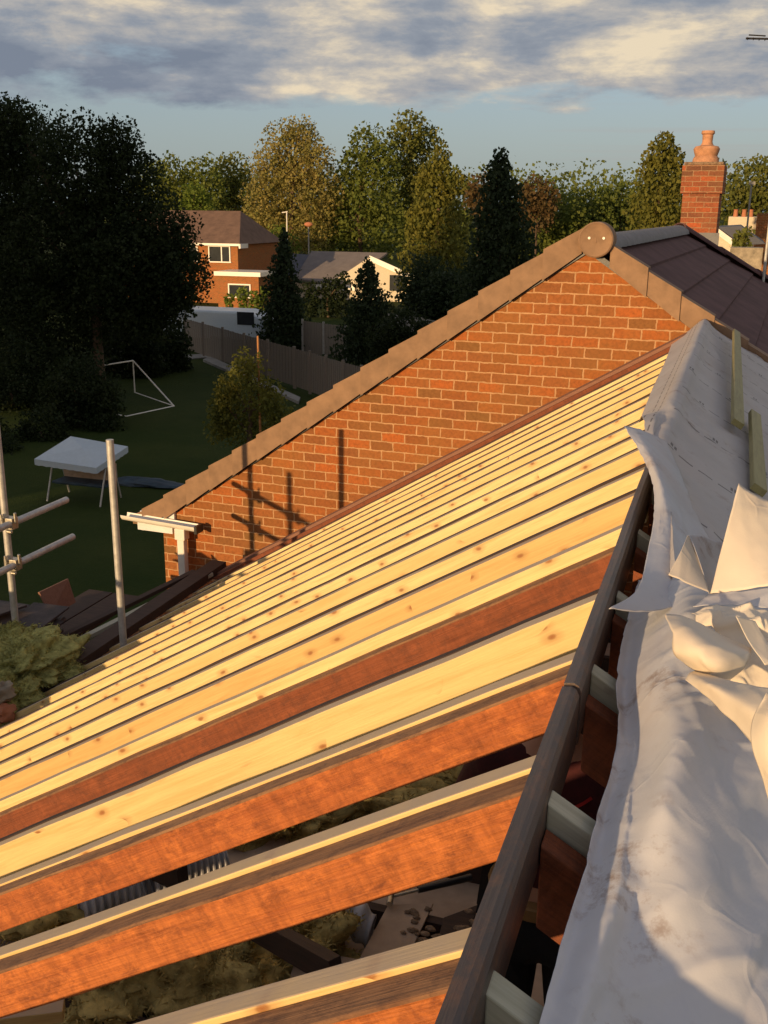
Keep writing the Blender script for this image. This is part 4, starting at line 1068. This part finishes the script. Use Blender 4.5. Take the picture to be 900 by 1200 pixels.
# its single storey extension
m = MB(); ex0 = wp(255, 340).x; ex1 = onY(303, 340, 74).x; D2 = 74
ext = empty('house_extension', 'single storey brick extension with a flat white edged roof in front of the distant house', 'house', ((ex0+ex1)/2, D2, GZ))
z1_ = onY(280, 322, D2).z; x0_, x1_ = onY(255, 330, D2).x, onY(303, 330, D2).x
m.box((x0_, D2, GZ), (x1_, D2+2.9, z1_-.05)); ch_(m, 'wall', 'house_brick', ext)
m = MB(); m.box((x0_-.2, D2-.2, z1_-.1), (x1_+.25, D2+2.9, z1_+.22)); ch_(m, 'roof', 'white_plastic', ext)
window(268, 333, 294, 347, ext, (), D=74, fr=.1)
# bungalow
D = 84
BU = empty('bungalow', 'long low bungalow with grey roof and cream walls among the conifers', 'house', (onY(380, 330, D).x, D, GZ))
zr1 = onY(360, 297, D).z; ze = onY(390, 333, D).z
xa, xb, xc = onY(352, 300, D).x, onY(432, 301, D).x, onY(415, 331, D).x
m = MB()
P1 = [Vector((xa-1, D+5, zr1)), Vector((xb, D+5, zr1)), Vector((onY(403, 333, D).x, D, ze)), Vector((onY(345, 322, D).x, D, ze+.4))]
m.prism(P1, (0, 0, -.15)); ch_(m, 'roof', 'roof_grey', BU)
m = MB(); p_ = [onY(283, 320, D+1), onY(325, 296, D+5), onY(372, 299, D+5), onY(365, 322, D+1)]; m.prism(p_, (0, .1, -.15)); ch_(m, 'roof', 'roof_blue', BU)
m = MB(); gx0, gx1, gx2 = onY(382, 333, D).x, onY(432, 303, D).x, onY(484, 340, D).x
m.prism([(gx0, D+.4, GZ), (gx2, D+.4, GZ), (gx2, D+.4, onY(480, 330, D).z), (gx1, D+.4, zr1-.15), (gx0, D+.4, ze-.1)], (0, .2, 0)); m.box((onY(340, 330, D).x, D+.7, GZ), (gx0, D+.9, ze)); ch_(m, 'wall', 'cream_wall', BU)
m = MB()
a = Vector((gx1, D+.2, zr1-.05)); b = Vector((gx2+.4, D+.2, onY(484, 325, D).z)); m.prism([a, b, b-Vector((0, 0, .45)), a-Vector((0, 0, .45))], (0, .12, 0)); ch_(m, 'bargeboard', 'white_plastic', BU)
m = MB(); m.box((onY(365, 335, D).x, D+.1, ze-.5), (onY(415, 335, D).x, D+.25, ze-.05)); ch_(m, 'fascia', 'white_plastic', BU)
m = MB(); m.box((onY(455, 350, D).x, D+.30, GZ+.9), (onY(474, 350, D).x, D+.38, GZ+2.2)); ch_(m, 'window', 'glass', BU)
# street lamp and aerial pole beyond the bungalow
D = 92
la = onY(361.5, 265, D); LP = empty('street_lamp', 'lamp post with an orange head rising behind the bungalow', 'street lamp', (la.x, D, GZ))
m = MB(); m.tube((la.x, D, GZ), (la.x, D, la.z), .09, .06, n=8); ch_(m, 'post', 'concrete_post', LP)
m = MB(); m.blob((la.x, D, la.z+.15), (.42, .25, .22), 1, .1, 1, (8, 12)); ch_(m, 'lamp_head', 'terracotta', LP)
la = onY(336, 248, 95); m = MB(); m.tube((la.x, 95, GZ), (la.x, 95, la.z), .06, n=8); m.tube((la.x-.5, 95, la.z-.1), (la.x+.1, 95, la.z), .05, n=6)
tag(m.build('aerial_pole', 'white_plastic'), 'thin pale aerial pole standing in front of the golden willow', 'aerial')
# things past the chimney on the right
D = 36
a = onY(840, 268, D); TH = empty('distant_house', 'white gabled roof end just right of the chimney', 'house', (a.x, D, GZ))
x0_ = onY(838, 285, D).x; xg = onY(841, 269, D).x; x2_ = onY(864, 287, D).x; zt_ = onY(841, 269, D).z; zb_ = onY(864, 287, D).z
m = MB(); m.prism([(xg-.6, D, GZ), (x2_, D, GZ), (x2_, D, zb_), (xg, D, zt_), (xg-.6, D, zb_)], (0, 4, 0)); ch_(m, 'wall', 'cream_wall', TH)
m = MB(); a, b = Vector((xg, D-.1, zt_+.05)), Vector((x2_+.1, D-.1, zb_)); m.prism([a, b, b-Vector((0, 0, .2)), a-Vector((0, 0, .2))], (0, .1, 0)); ch_(m, 'bargeboard', 'white_plastic', TH)
m = MB(); a, b = Vector((xg, D, zt_+.07)), Vector((x2_+.15, D, zb_)); e_ = Vector((.7, 0, .05)); m.prism([a, b, b+e_, a+e_], (0, 4, 0)); ch_(m, 'roof', 'roof_blue', TH)
D = 24
SWL = MB(); a, b = onY(856, 290, D), onY(893, 305, D)
SWL.box((a.x, D, GZ), (b.x, D+.6, a.z)); tag(SWL.build('stone_wall', 'stone'), 'rough sunlit stone parapet beyond the hip of the neighbouring roof', 'wall')
D = 55
HZ = empty('distant_house', 'brick house block with chimney pots at the right edge of the horizon', 'house', (onY(890, 260, D).x, D, GZ))
a, b = onY(854, 254, D), onY(940, 254, D); m = MB(); m.box((a.x, D, GZ), (b.x, D+6, a.z)); ch_(m, 'wall', 'cream_wall', HZ)
m = MB(); a2 = onY(888, 250, D-2); m.box((a2.x, D-2, GZ), (b.x, D-.1, a2.z)); ch_(m, 'wing', 'house_brick', HZ)
for u in (862, 872, 880):
    q = onY(u, 251, D); m = MB(); m.lathe([(.12, 0), (.10, .3), (.12, .35)], (q.x, D+.6, a.z), 10); ch_(m, 'chimney_pot', 'terracotta', HZ)
la = onY(881, 214, 50); m = MB(); m.tube((la.x, 50, GZ), (la.x, 50, la.z), .04, n=8); m.box((la.x-.12, 49.95, la.z-.1), (la.x+.15, 50.05, la.z+.05))
tag(m.build('aerial_pole', 'paving'), 'thin pole rising above the house block at the right edge', 'aerial')
# TV aerial tip at the top right corner
D = 14; a = onY(874, 45, D); b = onY(915, 47, D)
AE = empty('tv_aerial', 'tip of a dark television aerial poking in at the top right corner', 'aerial', (b.x+.1, D, GZ))
m = MB(); m.tube(a, b+Vector((.2, 0, 0)), .012, n=8); ch_(m, 'boom', 'dark_plastic', AE)
m = MB(); m.tube((b.x+.1, D, -1.0), (b.x+.1, D, b.z+.1), .018, n=8); ch_(m, 'mast', 'steel_tube', AE)
for i in range(6):
    q = a.lerp(b, i/6+.05); m = MB(); m.tube(q+Vector((0, -.1, .0)), q+Vector((0, .1, 0)), .005, n=6); ch_(m, 'director', 'dark_plastic', AE)
m = MB(); q = a+Vector((.10, 0, 0)); m.tube(q+Vector((-.07, -.01, .035)), q+Vector((.12, .01, .02)), .008, n=6); ch_(m, 'director', 'dark_plastic', AE)

# ------------------------------------------------------------------ trees
def leaves(m, c, r, n, size, rnd, squash=1.0, droop=0, core=.45, noise_amp=.45):
    c = Vector(c); r = Vector(r)
    for i in range(n):
        d = Vector((rnd.gauss(0, 1), rnd.gauss(0, 1), rnd.gauss(0, 1))).normalized()
        k = 1+noise_amp*mnoise.fractal(d*2.2+c*.37, .8, 2.2, 3)
        t = min(1.12, (core+(1-core)*rnd.random()**.55)*k)
        # clumps: skip leaves where a 3D noise says gap
        p = c+Vector((d.x*r.x, d.y*r.y, d.z*r.z))*t
        if t > .72*k and mnoise.noise(p*(2.2/max(.6, r.x*.5))) < -.18: continue
        s = size*rnd.uniform(.5, 1.5)
        a = Vector((rnd.gauss(0, 1), rnd.gauss(0, 1), rnd.gauss(0, 1)-droop)).normalized()
        b = a.cross(Vector((rnd.gauss(0, 1), rnd.gauss(0, 1), rnd.gauss(0, 1)))).normalized()
        o = len(m.v); m.v += [p-a*s*.5, p+b*s*.38, p+a*s*.5, p-b*s*.38]; m.f.append((o, o+1, o+2, o+3))
def tree(name, D, blobs, mat, lab, dens=1.0, leaf=3.7, cat='tree', group=None, trunk=True, core=.4, droop=0, seed=1, limb=True, solidcore=False, namp=.45):
    rnd = random.Random(seed); px = D/1160.0
    if cat == 'shrub':
        gv = 244+7.6*1208/D; ex = []
        for b in blobs:
            vv = b[1]+b[2]
            while vv < gv: ex.append((b[0]+rnd.uniform(-.2, .2)*b[2], vv, b[2]*.95)); vv += b[2]
        blobs = list(blobs)+ex; limb = False
    pts = []
    for b in blobs:
        u, v, r = b[:3]; dy = b[3] if len(b) > 3 else rnd.uniform(-.5, .5)*r*px; ry = b[4] if len(b) > 4 else r
        pts.append((onY(u, v, D+dy), Vector((r*px, r*px*.9, ry*px))))
    cx_ = sum(p[0].x for p in pts)/len(pts)
    t = empty(name, lab, cat, (cx_, D, GZ), 0, group)
    m = MB(); size = min(leaf, 3.9)*px
    for p, r in pts:
        n = int(dens*24*(r.x/size)*(r.z/size))
        leaves(m, p, r, n, size, rnd, droop=droop, core=core, noise_amp=namp)
    ch_(m, 'crown', mat, t)
    if trunk:
        zt = min(p[0].z for p in pts); top = max(pts, key=lambda q: q[0].z)
        m = MB(); base = Vector((cx_, D, GZ)); 
        hi = (top[0].z-GZ); mid = base+Vector((rnd.uniform(-.2, .2), 0, hi*.5)); r0 = max(.10, .022*hi)
        m.tube(base, mid, r0, r0*.7, n=9); m.tube(mid, Vector((top[0].x, D, top[0].z)), r0*.7, r0*.15, n=7)
        if limb:
            for p, r in pts: m.tube(mid+Vector((0, 0, rnd.uniform(-.15, .2)*hi)), p+Vector((0, 0, r.z*.35)), r0*.35, r0*.08, n=6)
        ch_(m, 'trunk', 'bark', t)
    return t
def cone_blobs(u, v0, v1, w, n=9, p=.8):
    return [(u+random.uniform(-.05, .05)*w, v0+(v1-v0)*(i+.6)/n, 1.3*max(3, w*((i+.8)/n)**p), 0, (v1-v0)/n*.95) for i in range(n)]
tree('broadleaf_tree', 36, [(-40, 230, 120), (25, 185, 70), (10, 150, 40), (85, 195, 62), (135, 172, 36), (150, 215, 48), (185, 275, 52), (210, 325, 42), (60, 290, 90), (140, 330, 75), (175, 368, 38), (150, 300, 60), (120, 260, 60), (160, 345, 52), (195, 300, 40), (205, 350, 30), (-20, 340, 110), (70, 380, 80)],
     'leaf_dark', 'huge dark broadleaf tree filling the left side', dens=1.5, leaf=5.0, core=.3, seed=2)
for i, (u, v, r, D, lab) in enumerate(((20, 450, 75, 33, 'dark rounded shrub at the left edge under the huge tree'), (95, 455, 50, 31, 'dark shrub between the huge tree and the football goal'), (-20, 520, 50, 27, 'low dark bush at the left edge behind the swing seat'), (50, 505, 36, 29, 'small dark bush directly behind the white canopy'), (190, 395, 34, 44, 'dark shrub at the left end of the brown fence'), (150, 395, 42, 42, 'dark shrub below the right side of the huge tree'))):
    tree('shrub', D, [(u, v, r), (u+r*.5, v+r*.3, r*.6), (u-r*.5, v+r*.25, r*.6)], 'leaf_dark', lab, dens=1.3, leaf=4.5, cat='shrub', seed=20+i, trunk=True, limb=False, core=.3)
BG = 'background trees along the skyline'
tree('broadleaf_tree', 120, [(198, 208, 27), (180, 215, 25), (215, 230, 26), (238, 205, 24), (205, 250, 30), (243, 225, 25)], 'leaf_mid', 'green tree on the skyline directly right of the huge dark tree', seed=3, group=BG)
tree('broadleaf_tree', 126, [(270, 202, 24), (262, 225, 26), (285, 225, 24), (272, 250, 28)], 'leaf_olive', 'darker round tree on the skyline left of the golden willow', seed=4, group=BG)
tree('broadleaf_tree', 98, [(228, 228, 17), (222, 240, 14), (238, 240, 14)], 'leaf_light', 'small bright yellow green tree just above the distant brick roof', seed=5, group=BG)
tree('willow_tree', 102, [(342, 178, 36), (352, 160, 22), (320, 200, 32), (368, 190, 26), (310, 235, 28), (345, 225, 38), (375, 230, 30), (330, 270, 36), (365, 270, 30), (300, 265, 22)], 'leaf_gold', 'tall golden feathery willow behind the bungalow', dens=1.0, leaf=3.0, core=.3, seed=6, group=BG, namp=.6)
tree('willow_tree', 97, [(325, 292, 26), (300, 285, 18)], 'leaf_light', 'yellow green lower growth at the foot of the golden willow', leaf=3.4, seed=7, group=BG)
tree('poplar_tree', 108, [(480, 155, 24), (500, 165, 18), (470, 180, 28), (492, 195, 26), (475, 215, 28), (480, 245, 34)], 'leaf_olive', 'tallest loose crowned tree right of the golden willow', leaf=3.6, seed=8, group=BG, namp=.6)
tree('broadleaf_tree', 104, [(430, 172, 24), (415, 195, 24), (445, 190, 24), (405, 225, 26), (440, 225, 32), (420, 260, 34), (390, 250, 24), (455, 265, 30), (400, 285, 26)], 'leaf_mid', 'green bushy tree between the golden willow and the lit cypress', leaf=3.8, seed=9, group=BG, namp=.55)
tree('cypress_tree', 76, cone_blobs(516, 176, 350, 40, 9, .55)+[(500, 215, 16), (535, 215, 16), (490, 260, 18)], 'leaf_cypress', 'broad cypress with a sunlit crown beside the darker pointed one', dens=1.2, leaf=4, droop=1.5, core=.35, seed=10, limb=False)
tree('cypress_tree', 60, cone_blobs(586, 180, 372, 47, 12, .66), 'leaf_conifer', 'dark pointed cypress left of the brick gable apex', dens=1.6, leaf=4, droop=1.5, core=.3, seed=11, limb=False)
tree('conifer_tree', 52, cone_blobs(333, 272, 412, 33, 11, .75), 'leaf_conifer', 'small dark conifer in front of the bungalow, beside the caravan', dens=1.7, leaf=4, droop=1, core=.25, seed=12, limb=False)
tree('conifer_tree', 44, cone_blobs(432, 305, 425, 42, 10, .8), 'leaf_conifer', 'small dark conifer standing in front of the cream gable of the bungalow', dens=1.6, leaf=4, droop=1, core=.25, seed=13, limb=False)
tree('shrub', 41, [(475, 385, 26), (455, 400, 26), (495, 395, 20)], 'leaf_dark', 'dark round shrub behind the gable verge, right of the small conifer', seed=14, cat='shrub', dens=1.4)
tree('shrub', 66, [(500, 330, 34), (520, 345, 30), (545, 345, 28), (490, 350, 24)], 'leaf_conifer', 'dark mass of evergreen shrubs at the foot of the lit cypress', seed=15, cat='shrub', dens=1.5, core=.2)
tree('shrub', 70, [(400, 330, 12), (385, 333, 10), (365, 340, 12)], 'leaf_dark', 'low dark hedge plants in front of the bungalow', seed=16, cat='shrub')
tree('shrub', 71, [(285, 345, 9), (300, 348, 9), (268, 350, 7), (310, 342, 8)], 'leaf_light', 'yellow green garden bush below the extension window', seed=17, cat='shrub')
for i, (u, v, r, mt, lab) in enumerate(((628, 228, 22, 'leaf_brown', 'autumn brown tree just right of the dark pointed cypress'), (563, 222, 18, 'leaf_brown', 'brownish tree seen between the two cypresses'), (655, 250, 30, 'leaf_mid', 'green tree above the left slope of the brick gable'), (690, 243, 28, 'leaf_mid', 'green tree directly behind the round ridge end cap'), (728, 235, 26, 'leaf_mid', 'round green tree left of the golden cypress'), (640, 285, 28, 'leaf_mid', 'lower green tree behind the left verge near the apex'), (760, 245, 24, 'leaf_olive', 'olive tree behind the golden cypress'))):
    tree('broadleaf_tree', 105+i*3, [(u, v, r), (u+r*.6, v+r*.4, r*.7), (u-r*.5, v+r*.4, r*.7), (u, v+r, r)], mt, lab, seed=30+i, group=BG, leaf=4)
tree('cypress_tree', 42, cone_blobs(777, 160, 268, 31, 9, .5)+[(790, 185, 12), (765, 200, 14)], 'leaf_cypress', 'golden green cypress standing just left of the brick chimney', dens=1.2, leaf=4.5, droop=1.2, core=.35, seed=40, limb=False)
tree('broadleaf_tree', 112, [(880, 215, 26), (860, 235, 20), (905, 210, 26), (870, 250, 22), (900, 245, 26)], 'leaf_olive', 'olive brown tree on the skyline at the right edge', leaf=4, seed=41, group=BG)
tree('shrub', 30, [(872, 275, 10), (866, 282, 8)], 'leaf_olive', 'small bush behind the stone parapet at the right', seed=42, cat='shrub')
tree('broadleaf_tree', 26, [(290, 432, 24), (272, 458, 28), (308, 462, 28), (262, 480, 26), (322, 484, 24), (292, 498, 34), (260, 500, 24)], 'leaf_cypress', 'sparse young tree tied to an orange stake on the lawn by the gable verge', dens=.95, leaf=5.0, core=.1, seed=43)
a = onY(289, 397, 25.2); m = MB(); m.tube((a.x, 25.9, GZ), (a.x, 25.9, a.z), .04, .03, n=8); tag(m.build('tree_stake', 'stake'), 'orange wooden stake beside the sparse young tree', 'stake')
# wood beyond the gardens, one mass
rnd = random.Random(5); m = MB()
for i in range(36):
    u = 150+i*22+rnd.uniform(-8, 8); D = rnd.uniform(150, 190); c = onY(u, 232+rnd.uniform(-6, 10), D); c.z = GZ+6
    leaves(m, c, (6.5, 6, 8.5), 1300, .55, rnd, core=.4, noise_amp=.3)
tag(m.build('distant_wood', 'leaf_mid'), 'band of distant woodland closing the horizon behind the single trees', 'woodland', kind='stuff')
# unseen trees and a house, added behind the camera to keep the gardens in shade
def shade_tree(x, y, h, r, i):
    t = empty('broadleaf_tree', 'tall unseen tree added behind the photographer to shade the gardens, %s from the left' % ordn(i), 'tree', (x, y, GZ), 0, 'unseen trees added behind the camera for shade')
    m = MB(); rn = random.Random(i)
    for k in range(5):
        m.blob((x+rn.uniform(-.4, .4)*r, y+rn.uniform(-.3, .3)*r, GZ+h*(.38+.13*k)), (r*(1-.08*k), r*.8, h*.17), i*7+k, .5, 1.6, (12, 16))
    leaves(m, (x, y, GZ+h*.62), (r*1.1, r, h*.42), 1500, .5, rn)
    ch_(m, 'crown', 'leaf_dark', t)
    m = MB(); m.tube((x, y, GZ), (x, y, GZ+h*.6), .35, .2); ch_(m, 'trunk', 'bark', t)
for i, (x, y, h, r) in enumerate(((-49, -8, 15.0, 5), (-43, -6, 20, 5.5), (-36, -8, 22, 6), (-29, -7, 19, 5), (-24, -9, 7.5, 3))):
    shade_tree(x, y, h, r, i)
m = MB(); SB = empty('brick_house', 'unseen brick house added behind the camera to shade the gardens', 'house', (-15, -12, GZ))  # out-of-view house added as a shade caster for the lawns
m.box((-21.5, -16, GZ), (-9.5, -10, GZ+4.6)); ch_(m, 'wall', 'house_brick', SB)
m = MB(); m.prism([(-22, -17, GZ+4.5), (-22, -9.5, GZ+4.5), (-22, -13, GZ+6.3)], (13, 0, 0)); ch_(m, 'roof', 'roof_brown', SB)
